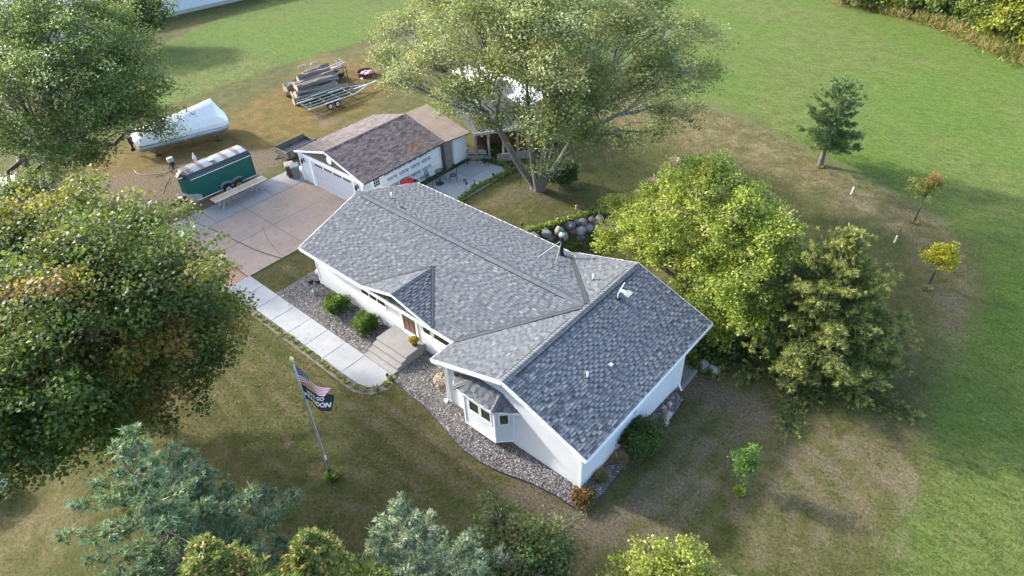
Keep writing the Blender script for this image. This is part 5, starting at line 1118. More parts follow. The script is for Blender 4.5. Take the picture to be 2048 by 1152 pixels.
# boulders elsewhere
for px, py, r, lab, col in ((1408, 733, .36, 'larger grey boulder among plants behind the house corner', (.27, .26, .25)), (1428, 740, .33, 'smooth grey boulder nearest the cedar behind the house corner', (.30, .29, .27)), (641, 543, .33, 'pale upright stone at the left corner of the house', (.55, .50, .43)),
    (1340, 807, .15, 'round pink stone in the gravel behind the dark bush', (.45, .33, .27)), (1327, 815, .14, 'reddish stone in the gravel behind the dark bush', (.34, .22, .19)), (1330, 823, .15, 'reddish oblong stone beside the tan flat stones', (.33, .22, .18)), (1337, 828, .17, 'upper tan flat stone in the gravel', (.40, .36, .27)), (1334, 836, .17, 'middle tan flat stone in the gravel', (.38, .34, .26)), (1331, 845, .17, 'lowest tan flat stone in the gravel', (.37, .33, .25)),
    (1152, 968, .12, 'small yellowish stone at the front corner of the wing', (.50, .43, .25)), (893, 800, .11, 'small white stone by the downspout', (.55, .53, .50))):
    boulder(at(px, py, .08), r, 'stone', lab, col, flat=.6 if r < .2 else .8)
for px, py, lab, r in ((1350, 322, 'reddish round septic lid with a small white pipe', .5), (1279, 386, 'reddish round septic lid half under the lime maple', .42), (1306, 360, 'small reddish septic lid beyond the lime maple', .32)):
    m = MB(); m.tube([(0, 0, -.1), (0, 0, .07), (0, 0, .08)], [r, r, r*.9], 20); tag(m.build('septic_lid', plain('faded_red_lid', (.17, .085, .065), .85, 0, .4, 6), None, loc=at(px, py)), lab, 'lid')
m = MB(); m.tube([(0, 0, 0), (0, 0, .28)], .06, 10); tag(m.build('white_pipe', WHITE, None, loc=at(1356, 323)), 'short white pipe stub on the septic lid', 'pipe')
for px, py, h, lab in ((1702, 388, .55, 'white plastic marker post in the open lawn'), (1788, 485, .5, 'white plastic marker post between the two young trees')):
    m = MB(); m.tube([(0, 0, 0), (.03, 0, h)], .045, 8); tag(m.build('marker_post', WHITE, None, loc=at(px, py)), lab, 'post')
m = MB(); m.tube([(0, 0, 0), (.06, 0, .6)], .05, 8); tag(m.build('green_stake', plain('olive_tube', (.10, .12, .03), .6), None, loc=at(1790, 478)+np.array([0, .35, 0])), 'olive green tube beside the white marker post', 'stake')
# ------------------------------------------------------------------ flagpole and flags
fp_ = thing('flagpole', 'aluminium flagpole with a gold ball on the front lawn', 'flagpole', (11.0, -7.0, 0)); PH = 6.55
POLE = plain('pole_aluminium', (.42, .44, .43), .45, .5, .2, 2)
m = MB(); m.tube([(0, 0, 0), (0, 0, 2.2), (0, 0, 4.4), (-.0, 0, PH)], [.055, .052, .045, .032], 12); m.build('pole', POLE, fp_, smooth=True)
m = MB(); m.tube([(0, 0, 4.35), (0, 0, 4.75)], .062, 12); m.tube([(0, 0, PH-.05), (0, 0, PH+.06)], .05, 12); m.build('collar', GALV, fp_)
m = MB(); m.tube([(0, 0, PH+.08), (0, 0, PH+.11), (0, 0, PH+.17), (0, 0, PH+.23), (0, 0, PH+.26)], [.02, .07, .085, .07, .02], 14); m.build('gold_ball', plain('gold', (.72, .60, .28), .3, .3), fp_, smooth=True)
m = MB(); m.tube([(.07, 0, 1.1), (.07, 0, PH-.1)], .008, 5); m.tube([(0, 0, 1.05), (.1, 0, 1.1)], .02, 6); m.box((.03, -.03, .95), (.1, .03, 1.2)); m.build('halyard', WHITE, fp_)
m = MB(); m.tube([(0, 0, -.02), (0, 0, .25)], [.12, .09], 10); m.build('footing', METD, fp_)
def flag_surface(u, v, L_, Hh, ztop, tw, droop, squeeze, ph=0.0, dirx=.93, diry=.05):
    """u along the fly, v from bottom to top"""
    hh = Hh*(1-squeeze*u); z = ztop-Hh*.5-droop*u**1.15+(v-.5)*hh+.06*math.sin(u*7+ph)*u
    ly = .17*math.sin(u*5.2+ph+v*1.2)*u+tw*u*(v-.5); lx = L_*u*(1-.05*u)
    return Vector((11.0+.05+lx*dirx-ly*diry, -7.0+lx*diry+ly*dirx, z))
def flag_mesh(name, f, nu, nv, matfn, mats, lab, cat):
    V_ = [f(i/nu, j/nv) for j in range(nv+1) for i in range(nu+1)]; F_ = []; mi = []
    for j in range(nv):
        for i in range(nu): a = j*(nu+1)+i; F_.append((a, a+1, a+nu+2, a+nu+1)); mi.append(matfn((i+.5)/nu, (j+.5)/nv))
    o = np_mesh(name, V_, F_, None, None, smooth=True)
    for mt in mats: o.data.materials.append(mt)
    o.data.polygons.foreach_set('material_index', mi); tag(o, lab, cat); return o
def cloth(n, c): 
    b = NB(n); b.fin(c, .75, spec=.2); return b.m
FR, FW, FBk, FBl = cloth('flag_red', (.50, .018, .03)), cloth('flag_white', (.80, .78, .76)), cloth('flag_black', (.035, .037, .043)), cloth('flag_blue', (.018, .04, .16))
f1 = lambda u, v: flag_surface(u, v, 1.66, .84, PH-.14, .18, .16, .84, .6, .95, .12)
us = flag_mesh('national_flag', f1, 52, 26, lambda u, v: 2 if (u < .4 and v > 6/13) else (0 if int(v*13) % 2 == 0 else 1), [FR, FW, FBl], 'American flag with stars and stripes flying at the top of the pole', 'flag')
V_, F_ = [], []
for rr_ in range(9):
    for cc_ in range(6 if rr_ % 2 == 0 else 5):
        u0 = .4*(cc_*2+(1 if rr_ % 2 == 0 else 2))/12; v0 = 6/13+(7/13)*(rr_+1)/10
        for sgn in (1, -1):
            c = f1(u0, v0); eu = (f1(u0+.01, v0)-c).normalized(); ev = (f1(u0, v0+.01)-c).normalized(); n_ = eu.cross(ev).normalized()*.006*sgn; k0 = len(V_)
            for q in range(10): a = q*math.pi/5+math.pi/2; r = .026 if q % 2 == 0 else .011; V_.append(c+n_+eu*r*math.cos(a)+ev*r*math.sin(a))
            F_.append(tuple(range(k0, k0+10)))
np_mesh('stars', V_, F_, FW, us, kind='stuff')
f2 = lambda u, v: flag_surface(u, v, 1.66, .84, PH-1.05, .22, -.10, .32, 1.5, .95, .10)
bf = flag_mesh('slogan_flag', f2, 40, 20, lambda u, v: 0, [FBk], 'black flag with white lettering flying below the American flag', 'flag')
def print_on(f, s, size, u0, v0, L_, Hh, mat, nm):
    me = text_mesh(s, size, nm); bm = bmesh.new(); bm.from_mesh(me); bmesh.ops.triangulate(bm, faces=bm.faces); bmesh.ops.subdivide_edges(bm, edges=[e for e in bm.edges if e.calc_length() > .05], cuts=1); bmesh.ops.triangulate(bm, faces=bm.faces); bm.to_mesh(me); bm.free()
    P_ = [tuple(v.co) for v in me.vertices]; Fc = [tuple(p.vertices) for p in me.polygons]; V_ = []; F_ = []
    for sgn in (1, -1):
        k0 = len(V_)
        for p in P_:
            u = u0+p[0]/L_; v = v0+p[1]/Hh; c = f(u, v); eu = (f(u+.01, v)-c).normalized(); ev = (f(u, v+.01)-c).normalized(); V_.append(c+eu.cross(ev).normalized()*.007*sgn)
        F_ += [tuple(k0+i for i in t) for t in Fc]
    return np_mesh(nm, V_, F_, mat, bf, kind='stuff')
print_on(f2, "LET'S GO", .24, .47, .62, 1.66, .84, FW, 'lettering'); print_on(f2, 'BRANDON', .31, .50, .24, 1.66, .84, FW, 'lettering')
m = MB()
for a, b_ in zip(np.linspace(.12, .85, 12)[:-1], np.linspace(.12, .85, 12)[1:]): m.bar(f2(a, .13)+Vector((0, -.008, 0)), f2(b_, .13)+Vector((0, -.008, 0)), .006, .025)
m.build('red_stripe', FR, bf)
# ------------------------------------------------------------------ pots and ornaments
def flower_pot(p, lab, potm, r, h, fr_, pal, n, zc, nm='flower_pot'):
    rt = thing(nm, lab, 'potted flowers', p); m = MB(); m.tube([(0, 0, 0), (0, 0, h*.95), (0, 0, h)], [r*.75, r, r*1.05], 16); m.build('pot', potm, rt)
    d = unit(rng.normal(size=(n, 3))); d[:, 2] = np.abs(d[:, 2]); P = d*np.array([fr_, fr_, fr_*.7])*rng.uniform(.7, 1, (n, 1))+np.array([0, 0, h+.02])
    lf = rng.uniform(size=n) < .25; col = palette(pal, n)*rng.uniform(.8, 1.15, (n, 1)); col[lf] = np.array([.05, .1, .02])
    V = blades(P, d*.5+rng.normal(0, .6, (n, 3)), .07, .055, side=d+rng.normal(0, .3, (n, 3))); blades_obj('blossoms', V, col, LEAF, rt); return rt
flower_pot((8.62, .15, .61), 'golden yellow mums in a dark pot on the landing by the door', GREEND, .17, .28, .24, [(.62, .40, .02), (.50, .30, .02), (.66, .48, .06)], 620, .4)
p = at(885, 770)
flower_pot((p[0], p[1], .04), 'brown pot of cream and purple flowers at the left corner of the wing', plain('brown_pot', (.20, .12, .05), .6), .30, .28, .40, [(.74, .68, .58), (.70, .64, .55), (.72, .56, .52)], 800, .4)
for i, (px, py, r, h, mt, lab) in enumerate(((622, 566, .2, .26, GREEND, 'dark green pot on the gravel at the left corner of the house'), (638, 564, .24, .22, BLACKP, 'black pot full of dark leaves against the left corner of the house'))):
    pr_ = at(px, py); r_ = thing('plant_pot', lab, 'pot', (pr_[0], pr_[1], .04)); m = MB(); m.tube([(0, 0, 0), (0, 0, h), (0, 0, h-.02), (0, 0, h-.06)], [r*.7, r, r*.9, r*.85], 16); m.build('pot', mt, r_)
    m = MB(); m.tube([(0, 0, h-.05), (0, 0, h+.02)], [r*.85, r*.5], 12); m.build('soil', JOINT, r_)
go = thing('garden_ornament', 'pale green figurine on a stake in the gravel near the house corner', 'garden ornament', at(630, 590)); m = MB(); m.tube([(0, 0, 0), (0, 0, .1), (0, 0, .3), (0, 0, .38), (0, 0, .5)], [.12, .1, .13, .06, .02], 10); m.build('figure', plain('pale_green_glaze', (.20, .36, .30), .4), go)
m = MB(); m.tube([(.02, .05, .4), (.05, .1, .75)], .012, 6); m.tube([(.02, .1, .75), (.05, .1, .8), (.08, .1, .75)], [.03, .06, .02], 6); m.build('stake', GALV, go)
path_light((8.9, -1.95, .06), 'small brown stake light at the foot of the front steps', .4)
m = MB(); m.tube([(0, 0, 0), (0, 0, .45)], .015, 6); tag(m.build('walk_stake', METD, None, loc=at(757, 780)), 'short dark stake at the rounded end of the walk', 'stake')
# ------------------------------------------------------------------ vegetation
def wood(parent, polys, mat, name='trunk'):
    m = MB()
    for pts, rad, k in polys: m.tube(pts, rad, k, cap=False)
    o = m.build(name, mat, parent, smooth=True); return o
def curve_pts(a, b, n=5, sag=.12, jit=.05):
    a = np.array(a, float); b = np.array(b, float); L_ = np.linalg.norm(b-a); out = []
    for i in range(n):
        t = i/(n-1); p = a+(b-a)*t; p[2] += sag*L_*math.sin(math.pi*t); 
        if 0 < i < n-1: p = p+rng.normal(0, jit*L_*.3, 3)
        out.append(p)
    return out
def broadleaf(name, label, base, lobes, clumps, per, leaf, pal, tint=None, flat=.55, clump_r=(.45, .85), wind=(0, 0, 0), stems=1, trunk_r=.22, fork=.28, mat=BARK, shell=.42, aspect=.85, stem_to=None, group=None, cat='tree', twigs=.35, sp=1.0, lean=(0, 0), stemcol=None):
    """lobes in world metres: (x,y,z,r,rz)"""
    base = np.array([base[0], base[1], base[2] if len(base) > 2 else 0.0]); root = thing(name, label, cat, base, 0, group)
    Lb = np.array(lobes, float); wt = Lb[:, 3]**1.3*Lb[:, 4]**.7; wt /= wt.sum()
    n = clumps; k = rng.choice(len(Lb), n*2, p=wt); d = unit(rng.normal(size=(n*2, 3))); d[:, 2] = np.where(d[:, 2] < -.45, -d[:, 2], d[:, 2])
    rad = rng.uniform(0, 1, n*2)**shell
    lump = 1+.2*np.sin(d[:, 0]*5+k)+.16*np.sin(d[:, 1]*7+k*2)+.14*np.sin(d[:, 2]*6)
    c = Lb[k, :3]+d*np.stack([Lb[k, 3], Lb[k, 3], Lb[k, 4]], 1)*(rad*lump)[:, None]
    inner = np.zeros(len(c), bool)
    for j, l in enumerate(Lb):
        q = np.sqrt((((c-l[:3])/np.array([l[3], l[3], l[4]]))**2).sum(1)); inner |= (q < .5)&(rng.uniform(size=len(c)) < .75)
    sel = np.where(~inner & (c[:, 2] > .25))[0][:n]; c = c[sel]; d = d[sel]; k = k[sel]; n = len(c)
    cr = rng.uniform(*clump_r, n)
    # leaves
    per_c = np.maximum(3, (per*(cr/np.mean(clump_r))**2*rng.uniform(.6, 1.4, n))).astype(int)
    ci = np.repeat(np.arange(n), per_c); N = len(ci)
    wv = np.array(wind, float)
    off = unit(rng.normal(size=(N, 3)))*(rng.uniform(0, 1, N)**.5)[:, None]; off[:, 2] *= flat
    ax = unit(d[ci]*np.array([1, 1, .45])+wv+rng.normal(0, .25, (n, 3))[ci])
    along = (off*ax).sum(1, keepdims=True)
    off = off+ax*along*(sp-1)
    P = c[ci]+off*cr[ci][:, None]
    P[:, 2] -= (np.hypot(off[:, 0], off[:, 1])**2)*cr[ci]*.18
    D = unit(off*.7+ax*.5+wv*.8+rng.normal(0, .55, (N, 3))+np.array([0, 0, -.15]))
    up = unit(np.array([0, 0, 1.0])+off*.8+rng.normal(0, .6, (N, 3)))
    s = leaf*rng.uniform(.45, 1.35, N)
    V = blades(P, D, s, s*aspect, side=up)
    pi = np.array(pal, float); ck = rng.integers(0, len(pi), n); lk = np.where(rng.uniform(size=N) < .72, ck[ci], rng.integers(0, len(pi), N))
    col = pi[lk]*rng.uniform(.72, 1.25, (N, 1))*rng.uniform(.72, 1.25, (n, 1))[ci]
    if tint is not None: col = tint(P, col, ci, n)
    blades_obj('crown', V-base, np.clip(col, .004, .7), LEAF, root)
    # wood
    wd = []; cen = (Lb[:, :3]*wt[:, None]).sum(0); top = cen[2]
    fz = base[2]+(top-base[2])*fork*2
    bases = []
    for s_ in range(stems):
        a = 2*math.pi*s_/max(1, stems)+.5; o_ = np.array([math.cos(a), math.sin(a), 0])*(trunk_r*1.0 if stems > 1 else 0)
        f = np.array([base[0]*(.75)+cen[0]*.25, base[1]*.75+cen[1]*.25, fz])+o_*(3.2 if stems > 1 else 0)+np.array([lean[0], lean[1], 0])
        if stem_to is not None: f = np.array(stem_to[s_]); o_ = unit((f-base)*np.array([1, 1, 0]))*trunk_r*1.1
        bases.append((o_, f))
        pts = [base+o_*1.1+[0, 0, -.2], base+o_+[0, 0, .25], base+o_*1.3+(f-base-o_)*.5, f]
        wd.append(([p-base for p in pts], [trunk_r*1.7, trunk_r*1.12, trunk_r*.92, trunk_r*.72], 9))
    allf = np.array([b_[1] for b_ in bases])
    for j, l in enumerate(Lb):
        st = allf[np.argmin(np.linalg.norm(allf-l[:3], axis=1))]
        pts = curve_pts(st, l[:3], 6, .06, .12); r0 = trunk_r*.6
        wd.append(([p-base for p in pts], list(np.linspace(r0, r0*.3, 6)), 7))
        m_ = np.where(k == j)[0]; m_ = m_[rng.uniform(size=len(m_)) < twigs]
        for q in m_:
            t = rng.uniform(.3, 1); i0 = min(4, int(t*5)); s0 = pts[i0]+(pts[i0+1]-pts[i0])*(t*5-i0)
            tw = curve_pts(s0, c[q]+(c[q]-s0)*.05, 4, .06, .1); wd.append(([p-base for p in tw], [.045, .03, .02, .008], 4))
    tr = wood(root, wd, mat)
    return root
def lobe(px, py, z, r, rz):
    p = at(px, py, z); return (p[0], p[1], z, r, rz)

# big silver maple behind the house --------------------------------------
GM = [(.135, .19, .055), (.17, .225, .068), (.105, .155, .042), (.235, .28, .115), (.185, .215, .06), (.34, .375, .20), (.235, .225, .07)]
sil = [lobe(870, 130, 8.5, 2.6, 1.7), lobe(815, 60, 7.5, 2.4, 1.5), lobe(800, 165, 7.0, 1.5, .9), lobe(960, 60, 11, 3.2, 2.2), lobe(990, 160, 8.4, 2.0, 1.4), lobe(1080, 20, 12.5, 3.6, 2.4),
       lobe(1130, 130, 10.5, 3.0, 2.2), lobe(1190, 200, 7.6, 2.6, 1.9), lobe(1260, 60, 10.2, 3.2, 2.2), lobe(1310, 150, 7.8, 2.5, 1.6), lobe(1380, 70, 8.0, 2.3, 1.3), lobe(1345, 225, 5.4, 1.6, .8), lobe(1400, 140, 6.6, 1.4, .9),
       lobe(1085, 255, 6.6, 1.7, 1.5), lobe(1240, -40, 12, 3.2, 2), lobe(900, 10, 9.5, 3, 2), lobe(1040, 100, 10, 2.4, 2), lobe(1095, 335, 3.4, .7, .8), lobe(1250, 275, 4.2, 1.2, .7), lobe(775, 115, 7.2, 1.3, .8), lobe(1170, 270, 5.4, 1.3, 1.2), lobe(1035, 225, 6.8, 1.3, 1.1), lobe(1310, 260, 4.2, 1.0, .5), lobe(925, 195, 7.6, 1.7, 1.1), lobe(1130, 215, 8.0, 1.8, 1.3), lobe(970, 250, 5.6, .9, .6)]
smb = np.array([3.4, 16.3, 0.0])
broadleaf('silver_maple', 'huge many-stemmed maple with pale wind-blown leaves beside the patio', smb, sil, 1750, 70, .152, GM, clump_r=(.5, .95), flat=.5, wind=(.55, .25, .1), stems=5, trunk_r=.24, mat=BARK2, shell=.5, sp=1.5, twigs=.30, aspect=.62,
          stem_to=[at(1000, 262, 4.6), at(1062, 290, 4.6), at(1090, 290, 4.8), at(1112, 288, 4.6), at(1150, 270, 5.0)])
# upper left maple -------------------------------------------------------
UL = [(.082, .158, .028), (.11, .19, .038), (.058, .115, .022), (.17, .255, .085), (.11, .165, .03), (.28, .34, .17)]
ulb = at(92, 392)
ull = [lobe(60, 20, 10.5, 4.6, 2.8), lobe(200, 60, 9.0, 3.4, 2.0), lobe(120, 150, 8.5, 3.8, 2.3), lobe(240, 160, 7.0, 2.8, 1.8), lobe(280, 235, 5.4, 2.2, 1.3), lobe(20, 180, 8.0, 3.8, 2.4), lobe(160, 260, 5.6, 2.6, 1.6), lobe(40, 290, 6.0, 2.6, 1.7), lobe(310, 262, 4.4, 1.1, .6), lobe(-50, 90, 9, 4, 2.6), lobe(60, 380, 3.2, 1.2, 1.2), lobe(10, 400, 3.4, 1.2, 1.2), lobe(190, 310, 3.8, 1.2, .9), lobe(300, 195, 6.2, 1.9, 1.2), lobe(250, 115, 8.0, 2.4, 1.6), lobe(200, 215, 6.8, 2.6, 1.8), lobe(100, 70, 10, 3.6, 2.4), lobe(130, 330, 4.2, 1.4, 1.2)]
broadleaf('silver_maple', 'dark green spreading maple in the upper left corner, overhanging the wrapped boat', ulb, ull, 1600, 66, .165, UL, clump_r=(.55, 1.0), wind=(.5, .2, .15), stems=3, trunk_r=.34, fork=.2, mat=BARK, sp=1.4, shell=.5, twigs=.25, aspect=.62)
# small tree by the long shed
tb = at(290, 80); broadleaf('young_maple', 'bushy green tree growing at the corner of the long white shed', tb, [lobe(262, 45, 2.8, 3.0, 2.0), lobe(290, 25, 3.4, 2.0, 1.6), lobe(225, 30, 3.2, 2.2, 1.8)], 330, 40, .25, [(.11, .165, .045), (.085, .13, .04), (.16, .21, .07), (.05, .08, .03)], clump_r=(.5, .9), stems=1, trunk_r=.15)
# broad maple turning colour in front -------------------------------------
MP = [(.040, .085, .018), (.052, .105, .021), (.030, .064, .016), (.072, .13, .023), (.105, .15, .023), (.044, .09, .027)]
def maple_tint(P, col, ci, n):
    g = nz(P[:, 0]*1.0, P[:, 1], .55, 21)+nz(P[:, 2], P[:, 0]-P[:, 1], .8, 22)*.6
    far = smooth(-1.5, 5.5, (P[:, 1]+10.8)*.75-(P[:, 0]-4)*.7)      # the far side has started to yellow
    hot = (smooth(.28, .9, g+far*.3)*.75)[:, None]; hot *= (rng.uniform(size=(n, 1)) < .55)[ci]*.8+.2
    au = palette([(.32, .25, .035), (.38, .20, .03), (.30, .13, .05), (.24, .23, .035), (.33, .16, .07)], n)[ci]*rng.uniform(.7, 1.2, (len(P), 1))
    col = col*(1+far[:, None]*np.array([.6, .38, .0])); return col*(1-hot)+au*hot
mc = at(215, 685, 7.0)
mpl = [(mc[0], mc[1], 7.8, 4.5, 4.1), lobe(205, 530, 8.0, 2.9, 2.5), lobe(95, 520, 8.6, 3.6, 2.8), lobe(310, 625, 6.2, 2.6, 2.4), lobe(362, 595, 5.2, 1.5, 1.5), lobe(350, 690, 5.0, 1.7, 1.9), lobe(330, 770, 4.4, 1.9, 1.9), lobe(290, 700, 6.2, 3.0, 2.8),
       lobe(150, 800, 6.2, 3.0, 2.8), lobe(55, 860, 5.2, 2.5, 2.2), lobe(20, 690, 8.0, 4.0, 3.2), lobe(140, 650, 9.0, 3.8, 3.0), lobe(180, 440, 7.4, 1.4, 1.0), lobe(120, 455, 8.2, 1.9, 1.3), lobe(215, 835, 3.8, 1.7, 1.5), lobe(5, 520, 9.0, 2.4, 1.8), lobe(300, 470, 5.6, .8, .7), lobe(405, 555, 4.6, 1.0, .9), lobe(430, 620, 4.2, .9, .9)]
broadleaf('autumn_maple', 'broad dark green maple starting to turn yellow and orange, largest tree on the left', at(190, 780)[:2], mpl, 1900, 98, .13, MP, tint=maple_tint, clump_r=(.4, .95), stems=1, trunk_r=.34, fork=.2, shell=.42, twigs=.1, aspect=.95)
# lime coloured maple behind the wing --------------------------------------
LM = [(.22, .29, .035), (.28, .345, .05), (.175, .25, .03), (.36, .40, .11), (.135, .21, .025), (.36, .37, .06), (.27, .34, .08)]
def lobey(px, py, y, r, rz):
    d = AF+AR*(px-1024)/FPX-AU*(py-576)/FPX; p = CAM+d*(y-CAM[1])/d[1]; return (p[0], p[1], p[2], r, rz)
ll = [lobey(1425, 380, 13.0, 1.9, 1.4), lobey(1345, 415, 12.6, 1.8, 1.4), lobey(1505, 440, 12.4, 1.9, 1.5), lobey(1285, 430, 13.0, 1.2, .9), lobey(1245, 475, 12.2, 1.1, .8), lobey(1330, 480, 11.6, 1.6, 1.3), lobey(1430, 470, 11.6, 2.1, 1.7), lobey(1525, 510, 11.4, 1.7, 1.5), lobey(1490, 570, 10.6, 1.6, 1.4), lobey(1410, 545, 10.9, 1.3, 1.2), lobey(1340, 505, 11.0, 1.1, .9), lobey(1470, 620, 10.3, 1.2, 1.1), lobey(1240, 412, 14.2, .7, .5), lobey(1435, 340, 13.5, .8, .7), lobey(1225, 490, 12.0, .8, .6), lobey(1570, 465, 12.0, .8, .8), lobey(1290, 500, 11.6, 1.0, .8), lobey(1425, 605, 10.0, .9, .9), lobey(1450, 650, 10.0, 1.1, 1.0), lobey(1510, 630, 10.6, 1.2, 1.0)]
ll = [(l[0]-.2, l[1]-.1)+tuple(l[2:]) for l in ll]
broadleaf('lime_maple', 'lime green maple pressed against the back of the gabled wing', (17.4, 11.6, -.2), ll, 1300, 74, .115, LM, clump_r=(.32, .6), stems=2, trunk_r=.16, fork=.2, shell=.38, twigs=.15, aspect=.85)

# conifers ------------------------------------------------------------------
def conifer(name, label, base, H_, R_, whorls, per, pal, Ln=.10, tufts=9, nb=7, droop=.25, z0=.08, tilt=.55, group=None, cat='tree', brown=None, tip=None, lump=.25, cones=None, power=.85, wide=.5, seedk=0, step=.17, nstep=.16, barkm=BARK):
    base = np.array([base[0], base[1], base[2] if len(base) > 2 else 0.0]); root = thing(name, label, cat, base, 0, group); wd = []
    wd.append(([(0, 0, -.2), (0, 0, H_*.5), (0, 0, H_*.97)], [.17+.008*H_, .11, .015], 8)); Ps = []; Ds = []; Fs = []
    for i in range(whorls):
        f = z0+(1-z0)*((i+.5)/whorls)**.92; z = H_*f; nbr = max(4, int(per*(1-f*.45)))
        for j in range(nbr):
            a = rng.uniform(0, 2*math.pi); Lr = R_*(1-f)**power*rng.uniform(1-lump, 1+lump*.55)+.12
            zz = z+rng.uniform(-.5, .5)*H_/whorls
            el = tilt*(f-.38)+rng.normal(0, .07); dh = np.array([math.cos(a), math.sin(a), 0]); nseg = 6; pts = []
            for s_ in range(nseg):
                t = s_/(nseg-1); pts.append(dh*Lr*t+np.array([0, 0, zz+Lr*(el*t-droop*math.sin(t*math.pi*.9)*.5+.16*t*t)]))
            pts = np.array(pts)
            wd.append((pts, list(np.linspace(.018+.012*Lr, .006, nseg)), 4))
            # twigs in a flat spray
            nt_ = max(3, int(Lr/step)); tt = np.sort(rng.uniform(.12, 1, nt_)); side = np.array([-math.sin(a), math.cos(a), 0])
            for t in tt:
                p = pts[min(nseg-2, int(t*(nseg-1)))]; q = pts[min(nseg-1, int(t*(nseg-1))+1)]; ff = t*(nseg-1)-min(nseg-2, int(t*(nseg-1))); p0 = p+(q-p)*ff
                for sg in (-1, 1):
                    tl = (Lr*wide*(1-t*.72)+.12)*rng.uniform(.55, 1.15); dv = unit(dh*.75+side*sg*rng.uniform(.55, 1.1)+np.array([0, 0, rng.normal(.02, .14)]))
                    m_ = max(2, int(tl/nstep)); st = (np.arange(m_)+rng.uniform(.4, 1, m_))/m_
                    Ps.append(p0+dv*(tl*st)[:, None]+rng.normal(0, .03, (m_, 3))+np.array([0, 0, -.05])*(st**2)[:, None]); Ds.append(np.repeat(dv[None], m_, 0)); Fs.append(np.clip(t*.55+.45*st, 0, 1)+0*st)
            Ps.append(pts[-1:]); Ds.append(unit(pts[-1:]-pts[-2:-1])); Fs.append(np.ones(1))
    Ps = np.concatenate(Ps); Ds = np.concatenate(Ds); Fs = np.concatenate(Fs); n = len(Ps)
    ci = np.repeat(np.arange(n), tufts); N = len(ci)
    D = unit(Ds[ci]*.75+rng.normal(0, .62, (N, 3))+np.array([0, 0, .22])); P = Ps[ci]+rng.normal(0, Ln*.22, (N, 3))
    s = Ln*rng.uniform(.7, 1.35, N)
    V = blades(P, D, s, s*nb/20, mid=.45)
    pi = np.array(pal, float); ck = rng.integers(0, len(pi), n)
    col = pi[ck][ci]*rng.uniform(.7, 1.28, (N, 1))
    if tip is not None: f_ = (smooth(.55, 1.0, Fs[ci])*rng.uniform(.2, 1, N))[:, None]; col = col*(1-f_*.7)+np.array(tip)*f_*.7
    if brown is not None:
        b_ = (smooth(brown[1], brown[1]+.6, nz(P[:, 0]*1.3, P[:, 1]+P[:, 2], 1.1, 77+seedk))*brown[2])[:, None]; col = col*(1-b_)+np.array(brown[0])*b_*rng.uniform(.7, 1.2, (N, 1))
    blades_obj('crown', V, np.clip(col, .004, .7), NEEDLE, root, tri=True); tr = wood(root, wd, barkm)
    if cones is not None:
        zmin, cn, ccol = cones; hi = np.where((Ps[:, 2] > zmin)&(Fs > .62))[0]; hi = rng.choice(hi, min(cn, len(hi)), replace=False); m = []
        base8 = np.array([(0, 0, 0), (.5, 0, .3), (0, .5, .3), (-.5, 0, .3), (0, -.5, .3), (.42, 0, .75), (0, .42, .75), (-.42, 0, .75), (0, -.42, .75), (0, 0, 1)])
        F8 = [(0, 2, 1), (0, 3, 2), (0, 4, 3), (0, 1, 4), (1, 2, 6), (1, 6, 5), (2, 3, 7), (2, 7, 6), (3, 4, 8), (3, 8, 7), (4, 1, 5), (4, 5, 8), (5, 6, 9), (6, 7, 9), (7, 8, 9), (8, 5, 9)]
        V_ = []; F_ = []; cl = []
        for q in hi:
            d = unit(np.array([rng.normal(0, .5), rng.normal(0, .5), rng.uniform(-.9, .7)])); x = unit(np.cross(d, [.3, .5, .8])); y = np.cross(d, x); L_ = rng.uniform(.09, .14)
            b8 = Ps[q]+(base8[:, :1]*x+base8[:, 1:2]*y)*L_*.55+base8[:, 2:]*d*L_; k0 = len(V_); V_ += list(b8); F_ += [tuple(k0+i for i in f) for f in F8]; cl += [np.array(ccol)*rng.uniform(.7, 1.2)]*10
        np_mesh('cones', V_, F_, STONE, root, cols=np.array(cl), kind='stuff')
    return root
BS = [(.115, .20, .105), (.145, .235, .135), (.085, .15, .065), (.20, .29, .17), (.115, .175, .06), (.25, .33, .20)]
def under(px, py, z): p = at(px, py, z); return (p[0], p[1])
conifer('blue_spruce', 'big blue spruce at the bottom left with long open branches', (under(222, 885, 11.3)), 11.3, 5.2, 17, 8, BS, Ln=.13, tufts=13, nb=6, brown=((.24, .16, .10), .95, .7), droop=.12, tilt=.75, lump=.35, power=.85, step=.12, nstep=.12, wide=.22, barkm=BARK)
conifer('blue_spruce', 'pale blue spruce with a browned top at the bottom centre', (under(812, 1022, 9.6)), 9.6, 3.3, 18, 9, [(.165, .235, .135), (.215, .285, .175), (.125, .185, .10), (.30, .32, .21)], Ln=.12, tufts=13, nb=6, brown=((.32, .26, .20), .45, .75), droop=.12, tilt=1.0, power=.78, step=.12, nstep=.12, wide=.22, lump=.35)
YG = [(.12, .18, .035), (.155, .215, .045), (.095, .145, .035), (.20, .235, .06)]
conifer('norway_spruce', 'spruce top loaded with pale orange cones at the bottom edge', (under(400, 1108, 12.3)), 12.3, 3.4, 30, 14, YG, Ln=.12, tufts=11, nb=6, cones=(10.0, 3200, (.58, .33, .12)), z0=.3, droop=.1, tilt=.3, power=.8, step=.24, nstep=.2, wide=.45)
conifer('norway_spruce', 'green spruce with a few orange cones, between the cone-laden one and the browned one', (under(610, 1085, 10.0)), 10.0, 2.9, 27, 14, YG, Ln=.12, tufts=11, nb=6, cones=(8.4, 400, (.52, .28, .10)), z0=.3, droop=.15, tilt=.3, power=.8, step=.24, nstep=.2, wide=.45, brown=((.2, .15, .09), .6, .5))
JN = [(.155, .185, .042), (.195, .22, .052), (.115, .15, .036), (.08, .115, .032), (.065, .11, .04)]
